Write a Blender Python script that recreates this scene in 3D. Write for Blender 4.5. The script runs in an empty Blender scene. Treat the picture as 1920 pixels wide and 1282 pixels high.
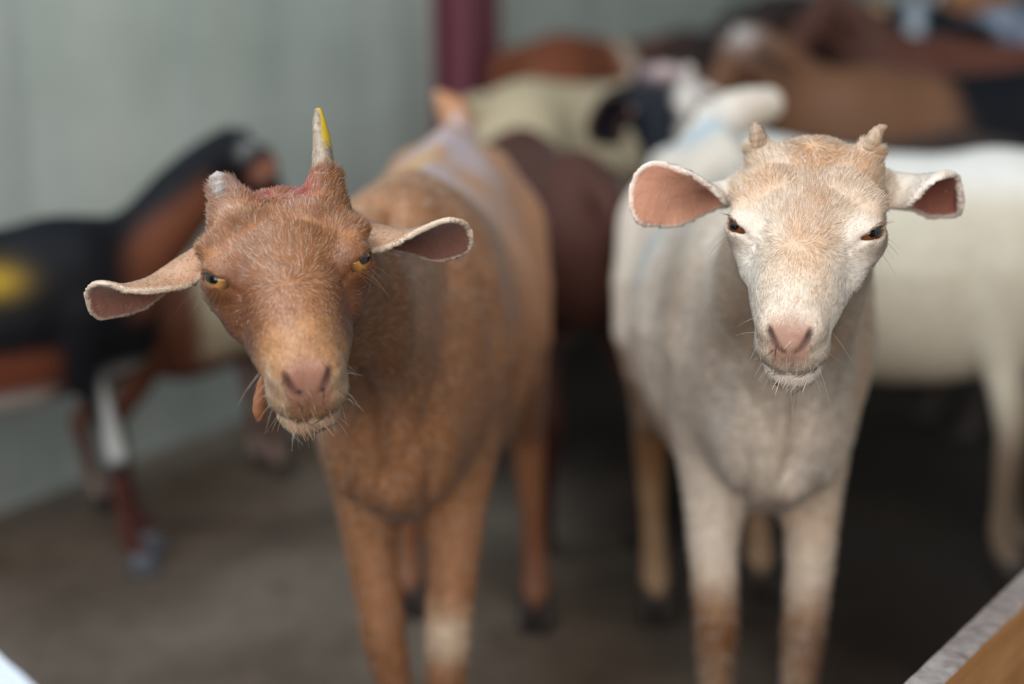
import bpy, math, random, time
import numpy as np
from mathutils import Vector, Matrix, kdtree

T0 = time.time()
rng = np.random.default_rng(7)
random.seed(7)
C = bpy.context.scene.collection
sc = bpy.context.scene
F32 = np.float32

# ------------------------------------------------------------------ camera, light, exposure
CAM_H, PITCH, FPX = 0.861, math.radians(15.0), 50.0 / 36.0 * 1920
cam_d = bpy.data.cameras.new('camera')
cam_d.lens = 50.0
cam_d.sensor_width = 36.0
cam_d.clip_start = 0.02
cam_d.dof.use_dof = True
cam_d.dof.focus_distance = 0.985
cam_d.dof.aperture_fstop = 1.8
cam = bpy.data.objects.new('camera', cam_d)
C.objects.link(cam)
cam.location = (0, 0, CAM_H)
cam.rotation_euler = (math.pi / 2 - PITCH, 0, 0)
sc.camera = cam

sc.view_settings.view_transform = 'Standard'
sc.view_settings.look = 'None'
sc.view_settings.gamma = 1.0
sc.view_settings.use_curve_mapping = False
sc.view_settings.exposure = 0.68
sc.cycles.use_denoising = True
sc.cycles.max_bounces = 8
sc.cycles.diffuse_bounces = 3
sc.cycles.sample_clamp_indirect = 4.0

world = bpy.data.worlds.new('world')
sc.world = world
world.use_nodes = True
bg = world.node_tree.nodes['Background']
bg.inputs[0].default_value = (0.80, 0.90, 1.0, 1)
bg.inputs[1].default_value = 0.035


def area(name, loc, target, sx, sy, power, col):
    d = bpy.data.lights.new(name, 'AREA')
    d.shape = 'RECTANGLE'
    d.size, d.size_y = sx, sy
    d.energy = power
    d.color = col
    o = bpy.data.objects.new(name, d)
    C.objects.link(o)
    o.location = loc
    o.rotation_euler = (Vector(target) - Vector(loc)).to_track_quat('-Z', 'Y').to_euler()
    return o


# daylight through the open side of the shed behind the photographer, and a roof gap above the front rail
area('daylight_open_eaves', (-0.5, -1.1, 3.0), (.0, 1.6, 0.5), 3.4, 1.2, 44, (1.0, 0.985, 0.97))
area('daylight_open_side', (-0.6, -2.4, 1.7), (.0, 1.8, 0.7), 4.6, 1.6, 66, (1.0, 0.975, 0.95))
area('daylight_roof_gap', (-1.5, 1.2, 3.2), (0.0, 1.6, 0.4), 3.0, 1.8, 74, (0.66, 0.85, 1.0))

# ------------------------------------------------------------------ helpers: places
cP, sP = math.cos(PITCH), math.sin(PITCH)
CAMP = np.array([0, 0, CAM_H])
CU = np.array([0, sP, cP])
CF = np.array([0, cP, -sP])
CR = np.array([1.0, 0, 0])


def at(px, py, zc):
    return CAMP + CF * zc + CR * ((px - 960) / FPX * zc) - CU * ((py - 641) / FPX * zc)


def at_z(px, py, z):
    d = CF + CR * ((px - 960) / FPX) - CU * ((py - 641) / FPX)
    return CAMP + d * ((z - CAM_H) / d[2])


def nrm(v):
    v = np.asarray(v, float)
    return v / np.linalg.norm(v)


def lin(r, g, b):
    o = []
    for c in (r, g, b):
        c /= 255.0
        o.append(c / 12.92 if c <= 0.04045 else ((c + 0.055) / 1.055) ** 2.4)
    return np.array(o)


def tag(o, label=None, cat=None, group=None, kind=None):
    if label: o['label'] = label
    if cat: o['category'] = cat
    if group: o['group'] = group
    if kind: o['kind'] = kind
    return o


# ------------------------------------------------------------------ helpers: materials
def new_mat(name):
    m = bpy.data.materials.new(name)
    m.use_nodes = True
    nt = m.node_tree
    return m, nt, nt.nodes['Principled BSDF']


def N(nt, typ, **kw):
    n = nt.nodes.new(typ)
    for k, v in kw.items():
        setattr(n, k, v)
    return n


def ramp(nt, fac, stops):
    r = N(nt, 'ShaderNodeValToRGB')
    el = r.color_ramp.elements
    while len(el) < len(stops):
        el.new(0.5)
    for e, (p, c) in zip(el, stops):
        e.position = p
        e.color = (*c, 1) if len(c) == 3 else c
    nt.links.new(fac, r.inputs[0])
    return r.outputs[0]


def noise(nt, scale, detail=4, rough=0.6, vec=None, dist=0.0):
    n = N(nt, 'ShaderNodeTexNoise')
    n.inputs['Scale'].default_value = scale
    n.inputs['Detail'].default_value = detail
    n.inputs['Roughness'].default_value = rough
    n.inputs['Distortion'].default_value = dist
    if vec is not None:
        nt.links.new(vec, n.inputs['Vector'])
    return n.outputs[0]


def mix(nt, a, b, fac, mode='MIX'):
    m = N(nt, 'ShaderNodeMix', data_type='RGBA', blend_type=mode)
    for sock, v in ((m.inputs[0], fac), (m.inputs[6], a), (m.inputs[7], b)):
        if hasattr(v, 'is_output'):
            nt.links.new(v, sock)
        elif isinstance(v, (int, float)):
            sock.default_value = v
        else:
            sock.default_value = (*v, 1)
    return m.outputs[2]


def bump(nt, bsdf, h, strength, dist):
    b = N(nt, 'ShaderNodeBump')
    b.inputs['Strength'].default_value = strength
    b.inputs['Distance'].default_value = dist
    nt.links.new(h, b.inputs['Height'])
    nt.links.new(b.outputs[0], bsdf.inputs['Normal'])


def geo_obj(nt):
    return N(nt, 'ShaderNodeTexCoord').outputs['Object']


def coat_mat(name, sheen=0.25, rough=0.62, grain=1.0, spec=0.25):
    m, nt, b = new_mat(name)
    a = N(nt, 'ShaderNodeAttribute', attribute_name='coat')
    co = geo_obj(nt)
    mp = N(nt, 'ShaderNodeMapping')
    mp.inputs['Scale'].default_value = (60, 130, 55)
    nt.links.new(co, mp.inputs[0])
    f = noise(nt, 1.0, 5, 0.65, mp.outputs[0], 0.6)
    g = ramp(nt, f, [(0.25, (0.72,) * 3), (0.75, (1.16,) * 3)])
    c = mix(nt, a.outputs['Color'], g, grain, 'MULTIPLY')
    nt.links.new(c, b.inputs['Base Color'])
    b.inputs['Roughness'].default_value = rough
    b.inputs['Specular IOR Level'].default_value = spec
    b.inputs['Sheen Weight'].default_value = sheen
    b.inputs['Sheen Roughness'].default_value = 0.45
    bump(nt, b, f, 0.35, 0.004)
    return m


def fur_mat(name, rough=0.55, spec=0.3):
    m, nt, b = new_mat(name)
    a = N(nt, 'ShaderNodeAttribute', attribute_name='coat')
    nt.links.new(a.outputs['Color'], b.inputs['Base Color'])
    n = N(nt, 'ShaderNodeAttribute', attribute_name='skin_normal')
    v = N(nt, 'ShaderNodeVectorTransform', vector_type='NORMAL', convert_from='OBJECT', convert_to='WORLD')
    nt.links.new(n.outputs['Vector'], v.inputs[0])
    nt.links.new(v.outputs[0], b.inputs['Normal'])
    b.inputs['Roughness'].default_value = rough
    b.inputs['Specular IOR Level'].default_value = spec
    b.inputs['Sheen Weight'].default_value = 0.15
    return m


def simple_mat(name, col, rough=0.6, spec=0.3, ns=None, namp=0.25):
    m, nt, b = new_mat(name)
    if ns:
        f = noise(nt, ns, 5, 0.6, geo_obj(nt))
        c = mix(nt, tuple(np.clip(np.array(col) * (1 - namp), 0, 1)), tuple(np.clip(np.array(col) * (1 + namp), 0, 1)), f)
        nt.links.new(c, b.inputs['Base Color'])
        bump(nt, b, f, 0.3, 0.002)
    else:
        b.inputs['Base Color'].default_value = (*col, 1)
    b.inputs['Roughness'].default_value = rough
    b.inputs['Specular IOR Level'].default_value = spec
    return m


# ------------------------------------------------------------------ helpers: meshes
def mesh_obj(name, verts, faces, mat, parent=None, smooth=True):
    me = bpy.data.meshes.new(name)
    me.from_pydata([tuple(map(float, v)) for v in verts], [], [tuple(f) for f in faces])
    me.update()
    if smooth:
        me.polygons.foreach_set('use_smooth', [True] * len(me.polygons))
    o = bpy.data.objects.new(name, me)
    if mat: me.materials.append(mat)
    C.objects.link(o)
    o.parent = parent
    return o


def quad_mesh(name, V, Q, mat, parent=None):
    me = bpy.data.meshes.new(name)
    n, m = len(V), len(Q)
    me.vertices.add(n)
    me.vertices.foreach_set('co', np.ascontiguousarray(V, F32).ravel())
    me.loops.add(4 * m)
    me.loops.foreach_set('vertex_index', np.ascontiguousarray(Q, np.int32).ravel())
    me.polygons.add(m)
    me.polygons.foreach_set('loop_start', np.arange(0, 4 * m, 4, dtype=np.int32))
    me.update(calc_edges=True)
    me.validate()
    me.polygons.foreach_set('use_smooth', np.ones(len(me.polygons), bool))
    if mat: me.materials.append(mat)
    o = bpy.data.objects.new(name, me)
    C.objects.link(o)
    o.parent = parent
    return o


def empty(name, loc, rz=0.0):
    o = bpy.data.objects.new(name, None)
    o.empty_display_size = 0.1
    C.objects.link(o)
    o.location = loc
    o.rotation_euler = (0, 0, rz)
    return o


# ------------------------------------------------------------------ value noise
def vnoise(P, freq, seed=0):
    q = np.asarray(P, np.float64) * freq + seed * 17.31
    i = np.floor(q).astype(np.int64)
    f = q - i
    f = f * f * (3 - 2 * f)

    def h(ix, iy, iz):
        n = (ix * 374761393 + iy * 668265263 + iz * 2147483647 + seed * 144269) & 0x7fffffff
        n = ((n ^ (n >> 13)) * 1274126177) & 0x7fffffff
        n = n ^ (n >> 16)
        return (n & 0xffff) / 65535.0
    out = 0
    for a in (0, 1):
        wa = f[:, 0] if a else 1 - f[:, 0]
        for b in (0, 1):
            wb = f[:, 1] if b else 1 - f[:, 1]
            for c in (0, 1):
                wc = f[:, 2] if c else 1 - f[:, 2]
                out = out + wa * wb * wc * h(i[:, 0] + a, i[:, 1] + b, i[:, 2] + c)
    return out


def fbm(P, freq, seed=0, oct=3):
    s, a, t = 0, 0.5, 0
    for o in range(oct):
        s = s + a * vnoise(P, freq * 2 ** o, seed + o)
        t += a
        a *= 0.5
    return s / t


def ss(a, b, x):
    t = np.clip((x - a) / (b - a), 0, 1)
    return t * t * (3 - 2 * t)


# ------------------------------------------------------------------ signed distance engine
def smin(a, b, k):
    h = np.clip(0.5 + 0.5 * (b - a) / k, 0, 1)
    return b + (a - b) * h - k * h * (1 - h)


def smax(a, b, k):
    return -smin(-a, -b, k)


def catmull(pts, n):
    p = np.asarray(pts, float)
    p = np.vstack([2 * p[0] - p[1], p, 2 * p[-1] - p[-2]])
    out = []
    m = len(p) - 3
    for s in np.linspace(0, m, n):
        i = min(int(s), m - 1)
        t = s - i
        a, b, c, d = p[i], p[i + 1], p[i + 2], p[i + 3]
        out.append(0.5 * ((2 * b) + (-a + c) * t + (2 * a - 5 * b + 4 * c - d) * t * t + (-a + 3 * b - 3 * c + d) * t ** 3))
    return np.array(out)


def seg_d(P, a, b, ra, rb):
    a = np.asarray(a, F32); b = np.asarray(b, F32)
    pa = P - a
    ba = b - a
    t = np.clip((pa @ ba) / max(float(ba @ ba), 1e-12), 0, 1)
    q = pa - t[:, None] * ba
    return np.sqrt((q * q).sum(1)) - (ra + (rb - ra) * t)


def chain_d(P, pts, rad, n=None, k=0.0):
    if n:
        pr = catmull(np.column_stack([pts, rad]), n)
        pts, rad = pr[:, :3], pr[:, 3]
    d = None
    for i in range(len(pts) - 1):
        e = seg_d(P, pts[i], pts[i + 1], rad[i], rad[i + 1])
        d = e if d is None else (np.minimum(d, e) if not k else smin(d, e, k))
    return d


def ell_d(P, c, r, R=None):
    q = P - np.asarray(c, F32)
    if R is not None:
        q = q @ np.asarray(R, F32)
    r = np.asarray(r, F32)
    a = np.sqrt(((q / r) ** 2).sum(1)) + 1e-6
    b = np.sqrt(((q / (r * r)) ** 2).sum(1)) + 1e-6
    return a * (a - 1) / b


def hermite_table(xs, ys, n=240):
    xs = np.asarray(xs, float); ys = np.asarray(ys, float)
    dl = np.diff(ys) / np.diff(xs)
    m = np.zeros_like(ys)
    m[0], m[-1] = dl[0], dl[-1]
    for i in range(1, len(xs) - 1):
        m[i] = 0 if dl[i - 1] * dl[i] <= 0 else 2 * dl[i - 1] * dl[i] / (dl[i - 1] + dl[i])
    X = np.linspace(xs[0], xs[-1], n)
    i = np.clip(np.searchsorted(xs, X) - 1, 0, len(xs) - 2)
    h = xs[i + 1] - xs[i]
    t = (X - xs[i]) / h
    Y = ((2 * t ** 3 - 3 * t ** 2 + 1) * ys[i] + (t ** 3 - 2 * t ** 2 + t) * h * m[i]
         + (-2 * t ** 3 + 3 * t ** 2) * ys[i + 1] + (t ** 3 - t ** 2) * h * m[i + 1])
    return X.astype(F32), Y.astype(F32)


class Loft:
    """cross sections along one axis: (t, half width, top, bottom)"""
    def __init__(self, st, n=2.3, top_n=0.0, bot_n=0.0):
        st = np.array(st, float)
        self.X, self.W = hermite_table(st[:, 0], st[:, 1])
        _, self.T = hermite_table(st[:, 0], st[:, 2])
        _, self.B = hermite_table(st[:, 0], st[:, 3])
        self.n, self.tn, self.bn = n, top_n, bot_n

    def __call__(self, t, lat, up):
        tc = np.clip(t, self.X[0], self.X[-1])
        w = np.interp(tc, self.X, self.W)
        T = np.interp(tc, self.X, self.T)
        B = np.interp(tc, self.X, self.B)
        c, h = (T + B) / 2, np.maximum((T - B) / 2, 2e-3)
        v = (up - c) / h
        w = np.maximum(w * (1 - self.tn * np.clip(v, 0, 1) - self.bn * np.clip(-v, 0, 1)), 2e-3)
        u = np.abs(lat) / w
        rho = (u ** self.n + np.abs(v) ** self.n + 1e-9) ** (1 / self.n)
        d = (rho - 1) * np.minimum(w, h)
        ax = np.abs(t - tc)
        return np.where(ax > 0, np.sqrt(np.maximum(d, 0) ** 2 + ax ** 2), d)


def polygonise(f, lo, hi, h, blk=8):
    lo = np.asarray(lo, float)
    nb = np.ceil((np.asarray(hi) - lo) / (h * blk)).astype(int)
    bc = [lo[a] + (np.arange(nb[a]) + 0.5) * blk * h for a in range(3)]
    G = np.stack(np.meshgrid(*bc, indexing='ij'), -1).reshape(-1, 3).astype(F32)
    fc = f(G)
    keep = np.abs(fc) < blk * h * 1.9
    n = nb * blk
    D = np.repeat(np.repeat(np.repeat(fc.reshape(nb).astype(F32), blk, 0), blk, 1), blk, 2)
    bi = np.argwhere(keep.reshape(nb))
    off = np.stack(np.meshgrid(*[np.arange(blk)] * 3, indexing='ij'), -1).reshape(-1, 3)
    CH = 1500
    for s in range(0, len(bi), CH):
        idx = (bi[s:s + CH, None, :] * blk + off[None]).reshape(-1, 3)
        P = (lo + idx * h).astype(F32)
        D[idx[:, 0], idx[:, 1], idx[:, 2]] = f(P)
    D = np.where(D == 0, 1e-7, D)
    ins = D < 0
    nx, ny, nz = n
    cnt = np.zeros((nx - 1, ny - 1, nz - 1), np.uint8)
    for a in (0, 1):
        for b in (0, 1):
            for c in (0, 1):
                cnt += ins[a:nx - 1 + a, b:ny - 1 + b, c:nz - 1 + c]
    act = np.argwhere((cnt > 0) & (cnt < 8))
    vid = np.full((nx - 1, ny - 1, nz - 1), -1, np.int32)
    vid[act[:, 0], act[:, 1], act[:, 2]] = np.arange(len(act))
    acc = np.zeros((len(act), 3)); num = np.zeros(len(act))
    cor = [(a, b, c) for a in (0, 1) for b in (0, 1) for c in (0, 1)]
    val = {c: D[act[:, 0] + c[0], act[:, 1] + c[1], act[:, 2] + c[2]] for c in cor}
    for c in cor:
        for ax in range(3):
            if c[ax] == 0:
                e = list(c); e[ax] = 1; e = tuple(e)
                va, vb = val[c], val[e]
                m = (va < 0) != (vb < 0)
                t = np.where(m, va / np.where(m, va - vb, 1), 0)
                p = np.tile(np.array(c, float), (len(act), 1))
                p[:, ax] += t
                acc[m] += p[m]
                num[m] += 1
    V = lo + (act + acc / num[:, None]) * h
    Q = []
    for ax in range(3):
        u, v = [(1, 2), (2, 0), (0, 1)][ax]
        sl0 = [slice(None)] * 3; sl1 = [slice(None)] * 3
        sl0[ax] = slice(0, n[ax] - 1); sl1[ax] = slice(1, n[ax])
        a, b = ins[tuple(sl0)], ins[tuple(sl1)]
        ed = np.argwhere(a != b)
        ok = (ed[:, u] > 0) & (ed[:, v] > 0) & (ed[:, u] < n[u] - 1) & (ed[:, v] < n[v] - 1)
        ed = ed[ok]
        flip = a[ed[:, 0], ed[:, 1], ed[:, 2]]
        def cell(du, dv):
            e = ed.copy(); e[:, u] -= du; e[:, v] -= dv
            return vid[e[:, 0], e[:, 1], e[:, 2]]
        q = np.stack([cell(1, 1), cell(0, 1), cell(0, 0), cell(1, 0)], 1)
        q[~flip] = q[~flip][:, ::-1]
        Q.append(q)
    Q = np.concatenate(Q)
    Q = Q[(Q >= 0).all(1)]
    return V, Q


def project(f, V, it=2, e=4e-4, mx=2e-3):
    V = V.astype(np.float64)
    for _ in range(it):
        d = f(V.astype(F32)).astype(float)
        g = np.zeros_like(V)
        for a in range(3):
            o = np.zeros(3); o[a] = e
            g[:, a] = (f((V + o).astype(F32)) - f((V - o).astype(F32))) / (2 * e)
        gl = np.maximum((g * g).sum(1), 0.05)
        st = -(d / gl)[:, None] * g
        L = np.sqrt((st * st).sum(1))
        st *= np.minimum(1, mx / np.maximum(L, 1e-9))[:, None]
        V = V + st
    return V


# ------------------------------------------------------------------ ears: curled sheets
class Ear:
    """a curled sheet: centre line, flat width, curl angle and the way it opens, all in goat space"""
    def __init__(self, pts, widths, curls, open0, open1, half=0.002, shift=(0, 0), wav=0.0):
        nu, nv = 130, 90
        cl = catmull(pts, nu)
        tt = np.linspace(0, 1, nu)
        W = np.interp(tt, np.linspace(0, 1, len(widths)), widths)
        tip = np.sqrt(np.clip(1 - ((tt - 0.86) / 0.14).clip(0, 1) ** 2.6, 0, 1))
        W = W * np.maximum(tip, 0.03)
        A = np.radians(np.interp(tt, np.linspace(0, 1, len(curls)), curls))
        SH = np.interp(tt, np.linspace(0, 1, len(shift)), shift)
        T = np.gradient(cl, axis=0)
        T /= np.linalg.norm(T, axis=1)[:, None]
        P = []
        UV = []
        NN = []
        for i in range(nu):
            O = nrm(nrm(open0) * (1 - tt[i]) + nrm(open1) * tt[i])
            O = nrm(O - T[i] * (O @ T[i]))
            B = np.cross(T[i], O)
            r = W[i] / max(A[i], 1e-3)
            vv = np.linspace(-0.5, 0.5, nv)
            ph = (vv + SH[i]) * A[i]
            w = wav * np.sin(tt[i] * 17 + vv * 3) * np.abs(vv) * 2
            P.append(cl[i] + np.outer(r * np.sin(ph), B) + np.outer(r * (1 - np.cos(ph)) + w, O))
            NN.append(np.outer(np.cos(ph), O) - np.outer(np.sin(ph), B))
            UV.append(np.column_stack([np.full(nv, tt[i]), vv]))
        self.P = np.concatenate(P)
        self.N = np.concatenate(NN)
        self.UV = np.concatenate(UV)
        self.half = half
        self.kd = kdtree.KDTree(len(self.P))
        for i, p in enumerate(self.P):
            self.kd.insert(p, i)
        self.kd.balance()
        self.lo, self.hi = self.P.min(0) - 0.02, self.P.max(0) + 0.02
        cd = self.P[::9]
        self.coarse = cd.astype(F32)

    def d(self, P):
        out = np.full(len(P), 0.5, F32)
        m = np.all((P > self.lo) & (P < self.hi), 1)
        far = ~m
        if far.any():
            q = np.maximum(np.maximum(self.lo - P[far], P[far] - self.hi), 0)
            out[far] = np.sqrt((q * q).sum(1)) + 0.015
        idx = np.nonzero(m)[0]
        fr = self.kd.find
        for i in idx:
            out[i] = fr(P[i])[2]
        return out - self.half

    def info(self, P):
        n = len(P)
        dist = np.full(n, 9.0); ids = np.zeros(n, int)
        m = np.all((P > self.lo) & (P < self.hi), 1)
        for i in np.nonzero(m)[0]:
            _, k, dd = self.kd.find(P[i])
            dist[i] = dd; ids[i] = k
        self.ids = ids
        side = ((P - self.P[ids]) * self.N[ids]).sum(1)      # > 0: inside of the cup
        return dist, self.UV[ids], side


# ------------------------------------------------------------------ goat anatomy
TORSO = [(-.345, .008, .575, .52), (-.335, .028, .61, .48), (-.31, .052, .638, .43), (-.27, .068, .655, .395),
         (-.20, .080, .668, .38), (-.10, .096, .655, .345), (0.0, .108, .648, .322), (.10, .100, .650, .33),
         (.17, .082, .663, .345), (.23, .070, .655, .36), (.28, .058, .61, .385), (.315, .038, .555, .415), (.335, .010, .51, .455)]
HEAD = [(-.088, .016, .008, -.036), (-.080, .034, .024, -.050), (-.064, .044, .028, -.062), (-.040, .0505, .0345, -.067),
        (-.015, .0520, .0375, -.066), (.008, .0490, .036, -.062), (.032, .0420, .0285, -.056), (.056, .0365, .022, -.0510),
        (.080, .0318, .0170, -.0500), (.098, .0268, .0125, -.0505), (.110, .0238, .0075, -.0490), (.120, .0200, .000, -.046),
        (.1265, .0145, -.009, -.039), (.1295, .002, -.016, -.023)]
TL = Loft(TORSO, 2.25, 0.22, 0.12)
HL = Loft(HEAD, 2.3, 0.10, 0.40)


def lens_d(qa, qu):
    """eye opening: a heavy upper lid and a rounder lower lid"""
    L, up, lo, sh = .0116, .0030, .0046, -.0008
    ku, kl = (L * L - up * up) / (2 * up), (L * L - lo * lo) / (2 * lo)
    return np.maximum(np.sqrt(qa ** 2 + (qu - sh + ku) ** 2) - (ku + up), np.sqrt(qa ** 2 + (qu - sh - kl) ** 2) - (kl + lo))


class Goat:
    def __init__(self, S=1.0, fat=1.0, bend=0.0, head=(0.47, 0, 0.70), fwd=(1, 0, -0.6), roll=0.0, hs=1.0, R=None,
                 ears='side', horn_bumps=(1, 1), legs=None, lying=False, tail='up', earhalf=0.0033, neck_r=1.0, neck_mid=None,
                 eye_open=1.0, thick=1.0, yk=0.80, yb=0.66, bx=.033, br=.0235, poll=.020, by=-.050):
        self.S, self.hs, self.yk, self.yb, self.bx, self.br, self.poll, self.by = S, hs, yk, yb, bx, br, poll, by
        self.head = np.asarray(head, float)
        self.eye_open = eye_open
        if R is None:
            hy = nrm(fwd)
            hx = nrm(np.cross(hy, (0, 0, 1)))
            hz = np.cross(hx, hy)
            c, s = math.cos(roll), math.sin(roll)
            hx, hz = hx * c + hz * s, hz * c - hx * s
            R = np.column_stack([hx, hy, hz])
        self.R = R                                   # columns: goat's right, muzzle, crown
        self.fat, self.bend = fat, bend
        self.bumps = horn_bumps
        legs = legs or {}
        dz = -0.315 if lying else 0.0
        self.dz = dz
        self.legs = []
        self.feet = []
        for side in (-1, 1):
            fx, fy = legs.get('fr' if side < 0 else 'fl', (0, 0))
            t = thick
            if lying:
                pts = [(.19, .085, .44 + dz), (.16, .11, .375 + dz), (.24, .105, .36 + dz), (.29, .095, .345 + dz), (.22, .10, .337 + dz)]
                rad = [.045, .038, .030, .024, .020]
                self.feet.append((np.array([.20, .10 * side, .0]) * S, True))
            else:
                pts = [(.195, .048, .50), (.187, .054, .42), (.205 + fx * .25, .052 + fy * .2, .345), (.225 + fx * .5, .049 + fy * .5, .245),
                       (.226 + fx * .55, .048 + fy * .55, .215), (.224 + fx * .8, .047 + fy * .8, .135), (.226 + fx * .95, .047 + fy * .95, .075), (.245 + fx, .047 + fy, .040)]
                rad = [.048 * t, .033 * t, .0235 * t, .0195 * t, .0195 * t, .0138 * t, .0168 * t, .0195]
                self.feet.append((np.array([.250 + fx, (.047 + fy) * side, 0]) * S, False))
            pts = [np.array((x, y * side, z)) * S for x, y, z in pts]
            self.legs.append((np.array(pts), np.array(rad) * S, 12))
            fx, fy = legs.get('hr' if side < 0 else 'hl', (0, 0))
            if lying:
                pts = [(-.22, .085, .46 + dz), (-.13, .13, .375 + dz), (-.24, .14, .36 + dz), (-.12, .135, .34 + dz)]
                rad = [.07, .055, .036, .022]
                self.feet.append((np.array([-.10, .135 * side, .0]) * S, True))
            else:
                pts = [(-.225, .050, .54), (-.175, .072, .445), (-.185 + fx * .1, .072 + fy * .2, .375), (-.27 + fx * .4, .072 + fy * .5, .275), (-.285 + fx * .5, .072 + fy * .55, .235),
                       (-.268 + fx * .8, .072 + fy * .8, .135), (-.258 + fx * .95, .072 + fy * .95, .075), (-.238 + fx, .072 + fy, .040)]
                rad = [.066, .054, .040, .024, .022, .0150, .0175, .0195]
                self.feet.append((np.array([-.233 + fx, (.072 + fy) * side, 0]) * S, False))
            pts = [np.array((x, y * side, z)) * S for x, y, z in pts]
            self.legs.append((np.array(pts), np.array(rad) * S, 12))
        # neck: from the shoulders to the back of the skull
        occ = self.h2l((0, -.058, -.012))
        thr = self.h2l((0, -.040, -.040))
        a = np.array((.15, 0, .555 + dz)) * S
        b = np.array((.235, 0, .525 + dz)) * S
        e = occ * 0.6 + thr * 0.4
        md = (a * .5 + e * .5) + np.array((.012, 0, -.008)) * S if neck_mid is None else np.asarray(neck_mid, float)
        self.neck = (np.array([a, b * .55 + md * .45, md * .45 + e * .55, occ]), np.array([.080 * S, .066 * S * neck_r, .056 * hs * neck_r, .043 * hs]))
        self.throat = (np.array([b + np.array((.0, 0, -.03)) * S, b * .5 + thr * .5 + np.array((0, 0, -.012)), thr]), np.array([.066 * S, .050 * S * neck_r, .036 * hs]))
        T = {'up': [(-.325, 0, .62), (-.355, 0, .655), (-.368, 0, .70), (-.355, 0, .735)],
             'down': [(-.325, 0, .62), (-.36, 0, .61), (-.372, 0, .57), (-.368, 0, .53)]}
        tl = T[tail] if isinstance(tail, str) else tail
        self.tail = np.array([np.array((x, y, z + (dz if isinstance(tail, str) else 0))) * (S if isinstance(tail, str) else 1) for x, y, z in tl])
        self.tail_r = np.array([.024, .021, .017, .008]) * S
        if isinstance(ears, str):
            es = []
            for s in (-1, 1):
                if ears == 'side':
                    p = [(.042, -.046, .012), (.075, -.052, .008), (.115, -.050, -.012), (.150, -.040, -.036)]
                else:
                    p = [(.042, -.046, .012), (.066, -.045, -.005), (.080, -.030, -.045), (.082, -.010, -.085)]
                p = [self.h2l((x * s, y, z)) for x, y, z in p]
                o = self.R @ nrm((0.15 * s, .8, -.35))
                es.append(Ear(p, np.array([.030, .050, .056, .048]) * hs, [230, 140, 80, 50], o, o, half=earhalf))
            ears = es
        self.ears = ears

    def h2l(self, p):
        p = np.array(p, float)
        p[1] *= self.yk if p[1] > 0 else self.yb
        return self.head + self.R @ (p * self.hs)

    def l2h(self, P):
        H = ((P - self.head.astype(P.dtype)) @ self.R.astype(P.dtype)) / self.hs
        H[:, 1] = np.where(H[:, 1] > 0, H[:, 1] / self.yk, H[:, 1] / self.yb)
        return H

    def eye_frame(self, s):
        c = np.array((.0410 * s, .020, .0110))
        out = nrm((.74 * s, .40, .54))
        along = nrm(np.array((-.62 * s, .76, .08)))
        along = nrm(along - out * (along @ out))
        up = np.cross(out, along)
        if up[2] < 0: up = -up
        return c, out, along, up

    def head_d(self, Q):
        x, y, z = Q[:, 0], Q[:, 1], Q[:, 2]
        ax = np.abs(x)
        M = np.stack([ax, y, z], 1)
        d = HL(y, x, z)
        d = smin(d, ell_d(M, (.027, -.022, -.036), (.0150, .036, .028)), .014)            # jaw muscle
        d = smin(d, ell_d(M, (.0365, .009, .007), (.0165, .026, .018)), .014)             # orbit
        d = smin(d, seg_d(M, (.026, -.016, .031), (.0465, .000, .0235), .011, .0075), .012)  # brow
        d = smin(d, seg_d(M, (.043, .010, -.006), (.034, .046, -.012), .009, .006), .014)  # cheek bone
        d = smin(d, ell_d(M, (.0, -.060, self.poll), (.030, .024, .019)), .016)
        for s, k in ((-1, self.bumps[1]), (1, self.bumps[0])):                             # -1: goat's left
            if k:
                d = smin(d, seg_d(Q, ((self.bx - .010) * s, self.by, .016), (self.bx * s, -.060, .037 + .012 * (k - 1)), self.br, .0105), .013)
        d = smin(d, ell_d(M, (.0115, .1115, -.009), (.0110, .0125, .0105)), .008)          # nostril wing
        d = smin(d, ell_d(M, (.009, .1095, -.0290), (.0165, .0150, .0150)), .008)          # upper lip
        d = smin(d, ell_d(M, (.0, .1005, -.0525), (.0205, .0240, .0105)), .010)            # chin
        # mouth line, nostrils, philtrum
        mo = chain_d(M, [(.0, .1260, -.0445), (.010, .1230, -.0450), (.0175, .114, -.0445), (.0235, .098, -.0400), (.0280, .080, -.0330), (.0295, .066, -.0275)],
                     [.0009, .0011, .0012, .0012, .0011, .0006])
        d = smax(d, -mo, .0028)
        no = chain_d(M, [(.0040, .1305, -.0165), (.0080, .1298, -.0135), (.0120, .1260, -.0075), (.0142, .1205, -.0010)], [.0018, .0027, .0025, .0010], 7)
        d = smax(d, -no, .0028)
        ph = seg_d(M, (0, .1310, -.0165), (0, .1260, -.0420), .0012, .0013)
        d = smax(d, -ph, .0035)
        # eyelids
        for s in (-1, 1):
            c, o, a, u = self.eye_frame(s)
            q = Q - c.astype(F32)
            qa, qu, qo = q @ a.astype(F32), q @ u.astype(F32), q @ o.astype(F32)
            lid = np.sqrt((q * q).sum(1)) - .0152
            d = smin(d, lid, .006)
            tear = seg_d(Q, c + o * .011 + a * .0125 - u * .001, c + o * .003 + a * .024 - u * .006, .0022, .0012)
            d = smax(d, -tear, .004)
            lens = lens_d(qa, qu)
            lens = np.maximum(lens, -(qo - .002))
            d = smax(d, -lens, .0022)
        return d

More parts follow.
